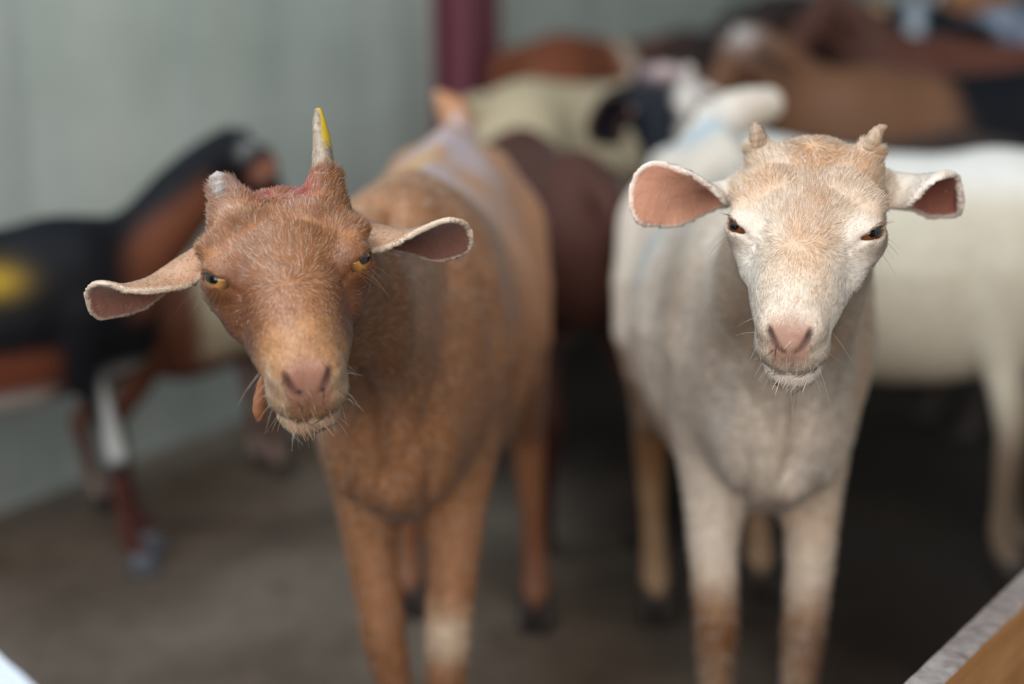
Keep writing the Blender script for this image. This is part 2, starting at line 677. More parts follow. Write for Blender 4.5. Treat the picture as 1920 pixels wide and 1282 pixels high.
    def f(self, P):
        S = self.S
        P = np.asarray(P, F32)
        x, y, z = P[:, 0] / S, P[:, 1] / S, P[:, 2] / S - self.dz
        yb = y - self.bend * x * x
        zb = np.where(z < .5, .5 + (z - .5) / self.fat, z)
        d = TL(x, yb / self.fat, zb) * S
        Q = np.stack([P[:, 0], np.abs(P[:, 1] - self.bend * x * x * S), P[:, 2] - self.dz * S], 1) / S
        d = smin(d, ell_d(Q, (.205, .046, .515), (.052, .036, .115)) * S, .035 * S)        # shoulder
        d = smin(d, ell_d(Q, (.275, .024, .455), (.046, .032, .065)) * S, .030 * S)        # breast
        d = smin(d, ell_d(Q, (-.225, .050, .525), (.085, .040, .105)) * S, .035 * S)       # thigh
        for p, r, n in self.legs:
            d = smin(d, chain_d(P, p, r, n), .022 * S)
        nk = chain_d(P, self.neck[0], self.neck[1], 9)
        nk = smin(nk, chain_d(P, self.throat[0], self.throat[1], 7), .03 * S)
        d = smin(d, nk, .045 * S)
        d = smin(d, chain_d(P, self.tail, self.tail_r, 7), .015 * S)
        # head
        H = self.l2h(P)
        rr = np.sqrt((H * H).sum(1))
        m = rr < .30
        hd = (rr - .10) * self.hs
        if m.any():
            hd[m] = self.head_d(H[m]) * self.hs
        d = smin(d, hd, .020 * self.hs)
        for e in self.ears:
            d = smin(d, e.d(P), .007)
        return d.astype(F32)

    def bounds(self):
        pts = [p for L in self.legs for p in L[0]] + list(self.tail) + [self.h2l((a, b, c)) for a in (-.07, .07) for b in (-.11, .15) for c in (-.09, .08)]
        pts += [np.array((-.36, -.15 * self.fat, .3)) * self.S, np.array((.36, .15 * self.fat, .68)) * self.S]
        for e in self.ears: pts += [e.lo, e.hi]
        pts = np.array(pts)
        lo, hi = pts.min(0) - .05, pts.max(0) + .05
        lo[2] = min(lo[2], 0.0) if self.dz == 0 else -0.02
        return lo, hi


def hoof(goat, i, mat, root):
    p, flat = goat.feet[i]
    s = goat.S
    V, Fc = [], []
    for side in (-1, 1):
        rings = [(0.0, .027, .0115, .006), (.012, .026, .0115, .005), (.030, .021, .0105, .000), (.046, .016, .0095, -.005)]
        base = len(V)
        for (z, rx, ry, ox) in rings:
            for k in range(14):
                a = 2 * math.pi * k / 14
                cx = rx * math.cos(a) * (1.15 if math.cos(a) > 0 else .9)
                V.append(p + np.array([ox + cx - .004, side * .0118 + ry * math.sin(a), z]) * s)
        for r in range(3):
            for k in range(14):
                a, b = base + r * 14 + k, base + r * 14 + (k + 1) % 14
                Fc.append((a, b, b + 14, a + 14))
        Fc.append(tuple(base + k for k in range(13, -1, -1)))
        Fc.append(tuple(base + 42 + k for k in range(14)))
    return mesh_obj('hoof', V, Fc, mat, root)


def horn(name, pts, rads, mat, root, ridges=0.0, nring=26, ns=24, seed=0):
    cl = catmull(np.column_stack([pts, rads]), nring)
    V, Fc = [], []
    T = np.gradient(cl[:, :3], axis=0)
    ref = nrm(np.cross(T[0], (0.3, 1, 0.2)))
    r_ = random.Random(seed)
    for i in range(nring):
        t = nrm(T[i])
        a = nrm(ref - t * (ref @ t)); b = np.cross(t, a)
        rr = cl[i, 3] * (1 + ridges * math.sin(i * 2.1) + ridges * r_.uniform(-.6, .6))
        for k in range(ns):
            th = 2 * math.pi * k / ns
            q = rr * (1 + .04 * math.sin(3 * th + i * .2))
            V.append(cl[i, :3] + a * q * math.cos(th) + b * q * 0.88 * math.sin(th))
    for i in range(nring - 1):
        for k in range(ns):
            p, q = i * ns + k, i * ns + (k + 1) % ns
            Fc.append((p, q, q + ns, p + ns))
    V.append(cl[-1, :3] + nrm(T[-1]) * cl[-1, 3] * .5)
    for k in range(ns):
        Fc.append(((nring - 1) * ns + k, (nring - 1) * ns + (k + 1) % ns, len(V) - 1))
    return mesh_obj(name, V, Fc, mat, root)


def eye_mat(name, iris, iris2, rim):
    m, nt, b = new_mat(name)
    co = geo_obj(nt)
    sp = N(nt, 'ShaderNodeSeparateXYZ')
    nt.links.new(co, sp.inputs[0])

    def math_(op, a, c=None):
        n = N(nt, 'ShaderNodeMath', operation=op)
        for s, v in zip(n.inputs, (a, c)):
            if v is None: continue
            if hasattr(v, 'is_output'): nt.links.new(v, s)
            else: s.default_value = v
        return n.outputs[0]
    x2 = math_('MULTIPLY', sp.outputs[0], sp.outputs[0])
    y2 = math_('MULTIPLY', sp.outputs[1], sp.outputs[1])
    r = math_('SQRT', math_('ADD', x2, y2))
    ic = ramp(nt, r, [(.0, iris2), (.006, iris2), (.0085, iris), (.0098, rim)])
    nz = noise(nt, 900, 3, .6, co)
    ic = mix(nt, ic, ramp(nt, nz, [(.3, (.7,) * 3), (.7, (1.1,) * 3)]), .7, 'MULTIPLY')
    px = math_('POWER', math_('ABSOLUTE', math_('DIVIDE', sp.outputs[0], .0068)), 3.0)
    py = math_('POWER', math_('ABSOLUTE', math_('DIVIDE', math_('SUBTRACT', sp.outputs[1], .0006), .0033)), 3.0)
    pm = math_('LESS_THAN', math_('ADD', px, py), 1.0)
    c = mix(nt, ic, (.004, .005, .008), pm)
    nt.links.new(c, b.inputs['Base Color'])
    b.inputs['Roughness'].default_value = 0.04
    b.inputs['Specular IOR Level'].default_value = 0.45
    b.inputs['Coat Weight'].default_value = 0.3
    b.inputs['Coat Roughness'].default_value = 0.02
    return m


def add_eye(goat, s, mat, root, seg=32):
    c, o, a, u = goat.eye_frame(s)
    hs = goat.hs
    V, Fc = [], []
    R = .0127 * hs
    n1, n2 = seg // 2, seg
    for i in range(n1 + 1):
        th = math.pi * i / n1
        for k in range(n2):
            ph = 2 * math.pi * k / n2
            rr = R * (1 + .05 * math.exp(-(th / .55) ** 2))
            V.append((rr * math.sin(th) * math.cos(ph), rr * math.sin(th) * math.sin(ph), rr * math.cos(th)))
    for i in range(n1):
        for k in range(n2):
            p, q = i * n2 + k, i * n2 + (k + 1) % n2
            Fc.append((p, p + n2, q + n2, q))
    ob = mesh_obj('eye', V, Fc, mat, root)
    A, U, O = goat.R @ a, goat.R @ u, goat.R @ o
    if np.cross(A, U) @ O < 0: A = -A
    M = Matrix(((A[0], U[0], O[0], 0), (A[1], U[1], O[1], 0), (A[2], U[2], O[2], 0), (0, 0, 0, 1)))
    M.translation = Vector(goat.h2l(c))
    ob.matrix_local = M
    return ob


def set_color(me, col):
    ca = me.color_attributes.new('coat', 'FLOAT_COLOR', 'POINT')
    buf = np.ones((len(me.vertices), 4), F32)
    buf[:, :3] = np.clip(col, 0, 1)
    ca.data.foreach_set('color', buf.ravel())


def verts_of(me):
    V = np.empty(len(me.vertices) * 3, F32); me.vertices.foreach_get('co', V)
    Nn = np.empty(len(me.vertices) * 3, F32); me.vertex_normals.foreach_get('vector', Nn)
    return V.reshape(-1, 3), Nn.reshape(-1, 3)


def skin_folds(g, V, Hc):
    """breast groove, armpit creases, loose neck skin, ribs and spine of a lean young goat"""
    x, y, z = V[:, 0] / g.S, V[:, 1] / g.S, V[:, 2] / g.S
    r = np.sqrt((Hc * Hc).sum(1))
    off = ss(.12, .17, r)
    ay = np.abs(y)
    fr = ss(.20, .27, x) * off
    d = -.011 * np.exp(-(y / .0075) ** 2) * fr * ss(.40, .44, z) * ss(.68, .60, z)
    d = d + .004 * np.exp(-((ay - .026) / .014) ** 2) * fr * ss(.40, .46, z)
    d = d + .008 * np.exp(-((y - .006) / .010) ** 2 - ((z - .405) / .026) ** 2) * fr
    d = d - .007 * np.exp(-((ay - .030 - (z - .36) * .10) / .0065) ** 2) * ss(.19, .24, x) * ss(.34, .37, z) * ss(.46, .41, z) * off
    d = d - .005 * np.exp(-((ay - .060 + (z - .5) * .08) / .010) ** 2) * ss(.14, .2, x) * ss(.44, .5, z) * ss(.64, .58, z) * off
    q = np.stack([V[:, 0], V[:, 1], V[:, 2] * .22], 1)
    d = d + .0075 * (fbm(q, 24, 51, 2) - .5) * ss(.06, .16, x) * ss(.38, .46, z) * off
    rib = np.sin((x + .18 * (z - .4)) * 2 * math.pi / .034)
    d = d + .0020 * rib * ss(.16, .10, x) * ss(-.12, -.05, x) * ss(.38, .44, z) * ss(.62, .55, z) * off
    d = d + .006 * np.exp(-(y / .012) ** 2) * ss(.60, .64, z) * ss(.20, .10, x) * off
    d = d - .004 * np.exp(-((ay - .035) / .016) ** 2) * ss(.60, .64, z) * ss(.10, .0, x) * ss(-.30, -.22, x)
    d = d + .004 * (fbm(V, 14, 53, 2) - .5) * off * ss(.28, .36, z)
    return d * g.S


def build_goat(goat, loc, rz, label, colour, coat, hoof_m, eye_m, h=0.0065, refine=False, group=None, horns=()):
    root = empty('goat', loc, rz)
    tag(root, label, 'goat', group)
    lo, hi = goat.bounds()
    V, Q = polygonise(goat.f, lo, hi, h)
    body = quad_mesh('body', V, Q, coat, root)
    me = body.data
    if refine:
        import bmesh
        bm = bmesh.new(); bm.from_mesh(me)
        hd, rad = Vector(goat.h2l((0, .025, -.01))), .135 * goat.hs
        ed = [e for e in bm.edges if ((e.verts[0].co + e.verts[1].co) * .5 - hd).length < rad]
        bmesh.ops.subdivide_edges(bm, edges=ed, cuts=1, use_grid_fill=True)
        bmesh.ops.triangulate(bm, faces=[f for f in bm.faces if len(f.verts) > 4])
        bm.to_mesh(me); bm.free()
        me.polygons.foreach_set('use_smooth', np.ones(len(me.polygons), bool))
        V, _ = verts_of(me)
        Hh = goat.l2h(V)
        ear_near = np.zeros(len(V), bool)
        for e in goat.ears:
            ear_near |= np.all((V > e.lo + .012) & (V < e.hi - .012), 1) & (np.abs(Hh[:, 0]) > .055)
        m = ~ear_near
        V2 = V.astype(float).copy()
        V2[m] = project(goat.f, V[m])
        me.vertices.foreach_set('co', V2.astype(F32).ravel())
        me.update()
    V, Nn = verts_of(me)
    ei = [e.info(V) for e in goat.ears]
    for e, (dist, uv, side) in zip(goat.ears, ei):
        m = (dist < e.half * 2.2) & (np.abs(uv[:, 1]) < .475) & (uv[:, 0] > .22) & (uv[:, 0] < .965)
        nn_ = e.N[e.ids[m]]
        V[m] += nn_ * (np.where(side[m] > 0, e.half, -e.half) - side[m])[:, None]
    me.vertices.foreach_set('co', np.ascontiguousarray(V, F32).ravel())
    me.update()
    V, Nn = verts_of(me)
    if refine:
        V = V + Nn * skin_folds(goat, V, goat.l2h(V))[:, None].astype(F32)
        me.vertices.foreach_set('co', np.ascontiguousarray(V, F32).ravel())
        me.update()
        V, Nn = verts_of(me)
    Hc = goat.l2h(V)
    set_color(me, colour(goat, V, Nn, Hc, ei))
    for i in range(4):
        if not goat.feet[i][1]:
            hoof(goat, i, hoof_m, root)
    for s in (-1, 1):
        add_eye(goat, s, eye_m, root, 32 if refine else 16)
    for (s, L, lean, r0, hm) in horns:
        p0 = goat.h2l((.032 * s, -.058, .036))
        d1 = goat.R @ nrm((.25 * s, -.5, 1.0)); d2 = goat.R @ nrm(lean)
        horn('horn', [p0, p0 + d1 * L * .4, p0 + d1 * L * .55 + d2 * L * .35, p0 + d1 * L * .6 + d2 * L * .75], [r0, r0 * .85, r0 * .6, r0 * .2], hm, root, .03)
    return root, body


# ------------------------------------------------------------------ fur strands
def add_fur(goat, root, body, count, density, length, flow, colour_fn, mat, name='fur', r0=0.00013, lift=0.30, npt=4, seed=1):
    me = body.data
    V, Nn = verts_of(me)
    me.calc_loop_triangles()
    tri = np.empty(len(me.loop_triangles) * 3, np.int32)
    me.loop_triangles.foreach_get('vertices', tri)
    tri = tri.reshape(-1, 3)
    A, B, D = V[tri[:, 0]], V[tri[:, 1]], V[tri[:, 2]]
    area_ = np.linalg.norm(np.cross(B - A, D - A), axis=1) * .5
    cen = (A + B + D) / 3
    r = np.random.default_rng(seed)
    w = area_ * density(cen, (Nn[tri[:, 0]] + Nn[tri[:, 1]] + Nn[tri[:, 2]]) / 3)
    w = w / w.sum()
    t = r.choice(len(tri), count, p=w)
    a, b = r.random(count), r.random(count)
    fl = a + b > 1
    a[fl], b[fl] = 1 - a[fl], 1 - b[fl]
    P = A[t] * (1 - a - b)[:, None] + B[t] * a[:, None] + D[t] * b[:, None]
    nn = Nn[tri[t, 0]] * (1 - a - b)[:, None] + Nn[tri[t, 1]] * a[:, None] + Nn[tri[t, 2]] * b[:, None]
    nn /= np.linalg.norm(nn, axis=1)[:, None]
    cb = np.empty(len(V) * 4, F32); me.color_attributes['coat'].data.foreach_get('color', cb); cb = cb.reshape(-1, 4)[:, :3]
    col = cb[tri[t, 0]] * (1 - a - b)[:, None] + cb[tri[t, 1]] * a[:, None] + cb[tri[t, 2]] * b[:, None]
    Fv = flow(P, nn)
    # clumps: neighbouring hairs lean together
    jit = np.stack([fbm(P, 170, 11 + k, 2) - .5 for k in range(3)], 1) * 1.5
    Fv = Fv / np.maximum(np.linalg.norm(Fv, axis=1), 1e-6)[:, None] + jit + r.normal(0, .16, (count, 3))
    Fv = Fv - nn * (Fv * nn).sum(1)[:, None]
    Fv /= np.maximum(np.linalg.norm(Fv, axis=1), 1e-6)[:, None]
    L = length(P, nn) * r.uniform(.65, 1.2, count)
    lf = lift * r.uniform(.5, 1.5, count)
    pts = np.empty((count, npt, 3), F32)
    for k in range(npt):
        s = k / (npt - 1)
        pts[:, k] = P + (L * s)[:, None] * Fv + (L * lf * (s - .45 * s * s))[:, None] * nn - nn * 0.0004
    hc = bpy.data.hair_curves.new(name)
    hc.add_curves([npt] * count)
    hc.position_data.foreach_set('vector', pts.ravel())
    ra = hc.attributes.get('radius') or hc.attributes.new('radius', 'FLOAT', 'POINT')
    prof = np.array([1.0, .95, .75, .2]) if npt == 4 else np.linspace(1, .2, npt)
    rv = (r0 * r.uniform(.8, 1.25, count))[:, None] * prof[None]
    ra.data.foreach_set('value', rv.astype(F32).ravel())
    ca = hc.attributes.new('coat', 'FLOAT_COLOR', 'CURVE')
    cc = np.ones((count, 4), F32)
    cc[:, :3] = np.clip(colour_fn(col, P, r), 0, 1)
    ca.data.foreach_set('color', cc.ravel())
    na = hc.attributes.new('skin_normal', 'FLOAT_VECTOR', 'CURVE')
    na.data.foreach_set('vector', nn.astype(F32).ravel())
    hc.materials.append(mat)
    o = bpy.data.objects.new(name, hc)
    C.objects.link(o)
    o.parent = root
    o['kind'] = 'stuff'
    return o


def add_strands(root, name, P0, D0, L, droop, r0, mat, seed=3, col=(0.8, .75, .65)):
    r = np.random.default_rng(seed)
    n, npt = len(P0), 6
    pts = np.empty((n, npt, 3), F32)
    for k in range(npt):
        s = k / (npt - 1)
        pts[:, k] = P0 + D0 * (L * s)[:, None] + droop * (L * s * s)[:, None]
    hc = bpy.data.hair_curves.new(name)
    hc.add_curves([npt] * n)
    hc.position_data.foreach_set('vector', pts.ravel())
    ra = hc.attributes.get('radius') or hc.attributes.new('radius', 'FLOAT', 'POINT')
    ra.data.foreach_set('value', (np.tile(np.linspace(1, .25, npt), (n, 1)) * r0).astype(F32).ravel())
    hc.materials.append(mat)
    o = bpy.data.objects.new(name, hc)
    C.objects.link(o); o.parent = root
    o['kind'] = 'stuff'
    return o

FUR = True

# ------------------------------------------------------------------ the pen
def floor_mat():
    m, nt, b = new_mat('dirty_concrete')
    co = geo_obj(nt)
    big = noise(nt, 2.2, 6, .62, co, .4)
    fine = noise(nt, 26, 6, .7, co)
    spots = noise(nt, 9, 3, .5, co, .8)
    c = ramp(nt, big, [(.30, lin(74, 61, 52)), (.48, lin(108, 93, 80)), (.62, lin(124, 110, 97)), (.8, lin(104, 98, 94))])
    c = mix(nt, c, ramp(nt, fine, [(.3, (.72,) * 3), (.7, (1.12,) * 3)]), .8, 'MULTIPLY')
    c = mix(nt, c, lin(78, 62, 46), ramp(nt, spots, [(.62, (0,) * 3), (.74, (.8,) * 3)]))
    # deep shade under the herd on the right, painted into the floor colour
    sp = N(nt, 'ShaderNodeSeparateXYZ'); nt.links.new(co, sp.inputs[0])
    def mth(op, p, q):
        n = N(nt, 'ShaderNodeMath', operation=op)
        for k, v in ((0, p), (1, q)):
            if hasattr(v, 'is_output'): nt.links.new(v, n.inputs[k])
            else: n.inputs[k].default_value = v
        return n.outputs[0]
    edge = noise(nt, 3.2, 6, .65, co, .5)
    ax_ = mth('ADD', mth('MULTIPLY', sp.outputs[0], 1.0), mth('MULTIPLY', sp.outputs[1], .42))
    shade_m = ramp(nt, mth('ADD', mth('MULTIPLY', ax_, .55), mth('MULTIPLY', edge, .42)), [(.62, (0,) * 3), (.86, (1,) * 3)])
    c = mix(nt, c, mix(nt, lin(34, 28, 25), lin(58, 50, 44), fine), shade_m)
    nt.links.new(c, b.inputs['Base Color'])
    b.inputs['Roughness'].default_value = .72
    b.inputs['Specular IOR Level'].default_value = .25
    bump(nt, b, fine, .4, .006)
    return m


def wall_mat():
    m, nt, b = new_mat('rendered_wall')
    co = geo_obj(nt)
    mp = N(nt, 'ShaderNodeMapping'); mp.inputs['Scale'].default_value = (5.5, 5.5, .55)
    nt.links.new(co, mp.inputs[0])
    runs = noise(nt, 1.0, 5, .6, mp.outputs[0], .3)
    big = noise(nt, 2.3, 5, .6, co)
    fine = noise(nt, 40, 5, .7, co)
    c = ramp(nt, big, [(.3, lin(178, 188, 181)), (.55, lin(200, 208, 203)), (.75, lin(210, 215, 207))])
    c = mix(nt, c, ramp(nt, runs, [(.34, (.80, .80, .78)), (.5, (1.0,) * 3), (.68, (1.04, 1.03, .98))]), .8, 'MULTIPLY')
    c = mix(nt, c, ramp(nt, fine, [(.3, (.9,) * 3), (.7, (1.05,) * 3)]), .5, 'MULTIPLY')
    nt.links.new(c, b.inputs['Base Color'])
    b.inputs['Roughness'].default_value = .8
    bump(nt, b, fine, .25, .004)
    return m


def box(name, x0, x1, y0, y1, z0, z1, mat, parent=None, bev=0.0):
    import bmesh
    bm = bmesh.new()
    bmesh.ops.create_cube(bm, size=1)
    for v in bm.verts:
        v.co = ((x0 + x1) / 2 + v.co.x * (x1 - x0), (y0 + y1) / 2 + v.co.y * (y1 - y0), (z0 + z1) / 2 + v.co.z * (z1 - z0))
    if bev:
        bmesh.ops.bevel(bm, geom=list(bm.edges), offset=bev, segments=2, affect='EDGES')
    me = bpy.data.meshes.new(name); bm.to_mesh(me); bm.free()
    o = bpy.data.objects.new(name, me); C.objects.link(o); o.parent = parent
    if mat: me.materials.append(mat)
    return o


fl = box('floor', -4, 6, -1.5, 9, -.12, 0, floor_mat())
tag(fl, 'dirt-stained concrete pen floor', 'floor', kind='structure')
WX, WY, WS = -.828, 2.15, 1.6              # a point of the wall foot and its slope in plan
wa = math.atan(WS)
wall = box('wall_back', -2.2, 6.0, 0, .15, 0, 2.6, wall_mat())
wall.location = (WX, WY, 0); wall.rotation_euler = (0, 0, wa)
tag(wall, 'grey rendered wall with dirt runs behind the goats', 'wall', kind='structure')


wall_r = box('wall_right', 2.9, 3.05, -1.2, 8.0, 0, 2.6, wall.data.materials[0])
tag(wall_r, 'grey rendered wall closing the right side of the pen', 'wall', kind='structure')


def wall_pt(px):
    """plan point of the wall foot seen in picture column px"""
    k = (px - 960) / FPX
    X = k * (cP * (WY - WS * WX) + CAM_H * sP) / (1 - k * cP * WS)
    return np.array([X, WY + WS * (X - WX), 0])


pp = wall_pt(846)
pm = simple_mat('maroon_paint', lin(114, 64, 74), .5, .4, 14, .12)
post = empty('steel_post', tuple(pp), wa)
tag(post, 'maroon painted steel post standing against the grey wall', 'post', kind='structure')
box('flange', -.062, .062, -.10, -.09, 0, 2.6, pm, post, .002)
box('flange', -.062, .062, -.01, .0, 0, 2.6, pm, post, .002)
box('web', -.006, .006, -.09, -.01, 0, 2.6, pm, post)
box('base_plate', -.10, .10, -.14, -.0005, 0, .012, pm, post, .002)


def wood_mat(name, cols, scale=(2.0, 26, 60), dark=.35):
    m, nt, b = new_mat(name)
    co = geo_obj(nt)
    mp = N(nt, 'ShaderNodeMapping'); mp.inputs['Scale'].default_value = scale
    nt.links.new(co, mp.inputs[0])
    g = noise(nt, 1.0, 6, .68, mp.outputs[0], 1.2)
    big = noise(nt, 7, 4, .6, co)
    c = ramp(nt, g, [(.28, cols[0]), (.5, cols[1]), (.72, cols[2])])
    c = mix(nt, c, ramp(nt, big, [(.35, (1 - dark,) * 3), (.65, (1.1,) * 3)]), .7, 'MULTIPLY')
    nt.links.new(c, b.inputs['Base Color'])
    b.inputs['Roughness'].default_value = .7
    bump(nt, b, g, .5, .0015)
    return m


def plank(name, L, h, t, mat_face, mat_top, parent, z, seed):
    """sawn board along +X with a worn, slightly chipped top edge; the top face has its own weathered wood"""
    n = 90
    r = random.Random(seed)
    V, Fc, mi = [], [], []
    e = 0.0
    for i in range(n + 1):
        x = L * i / n
        e = e * .6 + r.uniform(-.0006, .0006)
        chip = -.003 * r.random() if r.random() < .10 else 0
        e2 = r.uniform(-.0005, .0005)
        prof = [(0, 0), (t, 0), (t, h - .002 + e2), (t - .0015, h + e2), (.0015, h + e + chip), (0, h - .002 + e + chip * 1.5)]
        for (y, zz) in prof:
            V.append((x, y, z + zz))
    for i in range(n):
        for k in range(6):
            a, b = i * 6 + k, i * 6 + (k + 1) % 6
            Fc.append((a, a + 6, b + 6, b)); mi.append(1 if k in (2, 3, 4) else 0)
    Fc.append(tuple(range(6))); mi.append(0)
    Fc.append(tuple(n * 6 + k for k in range(5, -1, -1))); mi.append(0)
    o = mesh_obj(name, V, Fc, mat_face, parent, smooth=False)
    o.data.materials.append(mat_top)
    o.data.polygons.foreach_set('material_index', mi)
    return o


w_face = wood_mat('raw_brown_wood', [lin(150, 98, 52), lin(190, 133, 80), lin(206, 152, 100)])
w_top = wood_mat('weathered_wood', [lin(112, 100, 96), lin(158, 146, 142), lin(186, 176, 172)], (60, 40, 8))
w_pale = wood_mat('bleached_wood', [lin(176, 178, 188), lin(206, 210, 220), lin(226, 228, 236)], (3, 60, 20))


def hurdle(P0, P1, ztop, t, n, bh, label, face, top, off, seed):
    """low boarded hurdle of n boards on two posts between plan points"""
    a = math.atan2(P1[1] - P0[1], P1[0] - P0[0])
    L = math.hypot(P1[0] - P0[0], P1[1] - P0[1])
    root = empty('hurdle', (P0[0], P0[1], 0), a)
    tag(root, label, 'hurdle')
    for k in range(n):
        plank('board', L, bh, t, face, top, root, ztop - bh - k * (bh + .012), seed + k)
    for x in (.04, L - .10):
        box('post', x, x + .05, off, off + .045, 0, ztop - .03, face, root, .003)
    return root


# right: top edge line seen from (1690,1282) to (1920,1066) at height .345
zr = .345
a0, a1 = at_z(1690, 1282, zr), at_z(1920, 1066, zr)
dr = nrm((a1 - a0)[:2])
q0 = a0[:2] - dr * .35; q1 = a1[:2] + dr * .75
nv = np.array([dr[1], -dr[0]])            # towards the camera side
tR = .0235
hurdle(q0 + nv * tR, q1 + nv * tR, zr, tR, 2, .15, 'low brown wooden hurdle with a weathered grey top edge, in front of the white goats', w_face, w_top, tR, 4)
zl = .50
b0, b1 = at_z(0, 1221, zl), at_z(66, 1282, zl)
dl = nrm((b1 - b0)[:2])
c0 = b0[:2] - dl * .8; c1 = b1[:2] + dl * .22
hurdle(c0 + np.array([dl[1], -dl[0]]) * .03, c1 + np.array([dl[1], -dl[0]]) * .03, zl, .03, 3, .13, 'low hurdle with a pale bleached top board, in the corner below the black goat', w_pale, w_pale, -.046, 9)

# ------------------------------------------------------------------ coats
def paint(col, c, m):
    m = np.clip(m, 0, 1)[:, None]
    return col * (1 - m) + np.asarray(c) * m


def gauss(Hc, c, r):
    q = (Hc - np.asarray(c)) / np.asarray(r)
    return np.exp(-(q * q).sum(1))


def face_common(col, Hc, ei, nose, nose_dark, lip, inner, rim, ear_back=None):
    x, y, z = Hc[:, 0], Hc[:, 1], Hc[:, 2]
    ax = np.abs(x)
    near = (np.abs(y) < .2) & (np.abs(z) < .12) & (ax < .08)
    # bare nose pad between and round the nostrils, running down to the lip
    pad = ss(.0165, .0115, ax + np.maximum(0, -.018 - z) * .15) * ss(.111, .123, y + z * .35) * ss(-.037, -.030, z) * near * .9
    col = paint(col, nose, pad)
    dn = chain_d(np.stack([ax, y, z], 1).astype(F32), [(.0040, .1305, -.0165), (.0080, .1298, -.0135), (.0120, .1260, -.0075), (.0142, .1205, -.0010)], [.0015, .0022, .002, .001], 7)
    col = paint(col, nose_dark, ss(.0022, -.0002, dn) * near * .95)
    mo = chain_d(np.stack([ax, y, z], 1).astype(F32), [(.0, .1260, -.0445), (.010, .1230, -.0450), (.0175, .114, -.0445), (.0235, .098, -.0400), (.0280, .080, -.0330), (.0295, .066, -.0275)], [.001] * 6)
    col = paint(col, lip, ss(.0018, .0002, mo) * near * .75)
    for i, (dist, uv, side) in enumerate(ei):
        e = ss(.006, .0035, dist)
        ins = ss(-.0003, .0008, side)
        vein = .93 + .14 * vnoise(np.stack([uv[:, 0] * 3, uv[:, 1] * 16, uv[:, 0] * 0], 1), 1.0, 5)
        ic = (inner[i] if isinstance(inner, (list, tuple)) else inner)
        if ear_back is not None:
            col = paint(col, ear_back, e * ss(.12, .30, uv[:, 0]) * .8)
        q = e * ins * ss(.10, .22, uv[:, 0])
        col = col * (1 - q)[:, None] + (np.asarray(ic)[None] * vein[:, None]) * q[:, None]
        edge = np.maximum(ss(.465, .495, np.abs(uv[:, 1])), ss(.975, .995, uv[:, 0]))
        col = paint(col, rim, e * edge * ss(.15, .3, uv[:, 0]) * .75)
    return col


def eye_rim(goat, col, Hc, c, w=.0035, amt=.8):
    for s in (-1, 1):
        ce, o, a, u = goat.eye_frame(s)
        q = Hc - ce
        qa, qu, qo = q @ a, q @ u, q @ o
        lens = lens_d(qa, qu)
        near = (qo > 0) & (np.sqrt((q * q).sum(1)) < .03)
        col = paint(col, c, ss(w, 0, lens) * near * amt)
        tr = seg_d(Hc.astype(F32), ce + o * .011 + a * .0125 - u * .001, ce + o * .003 + a * .024 - u * .006, .001, .0006)
        col = paint(col, c, ss(.0030, .0003, tr) * amt * .7)
    return col


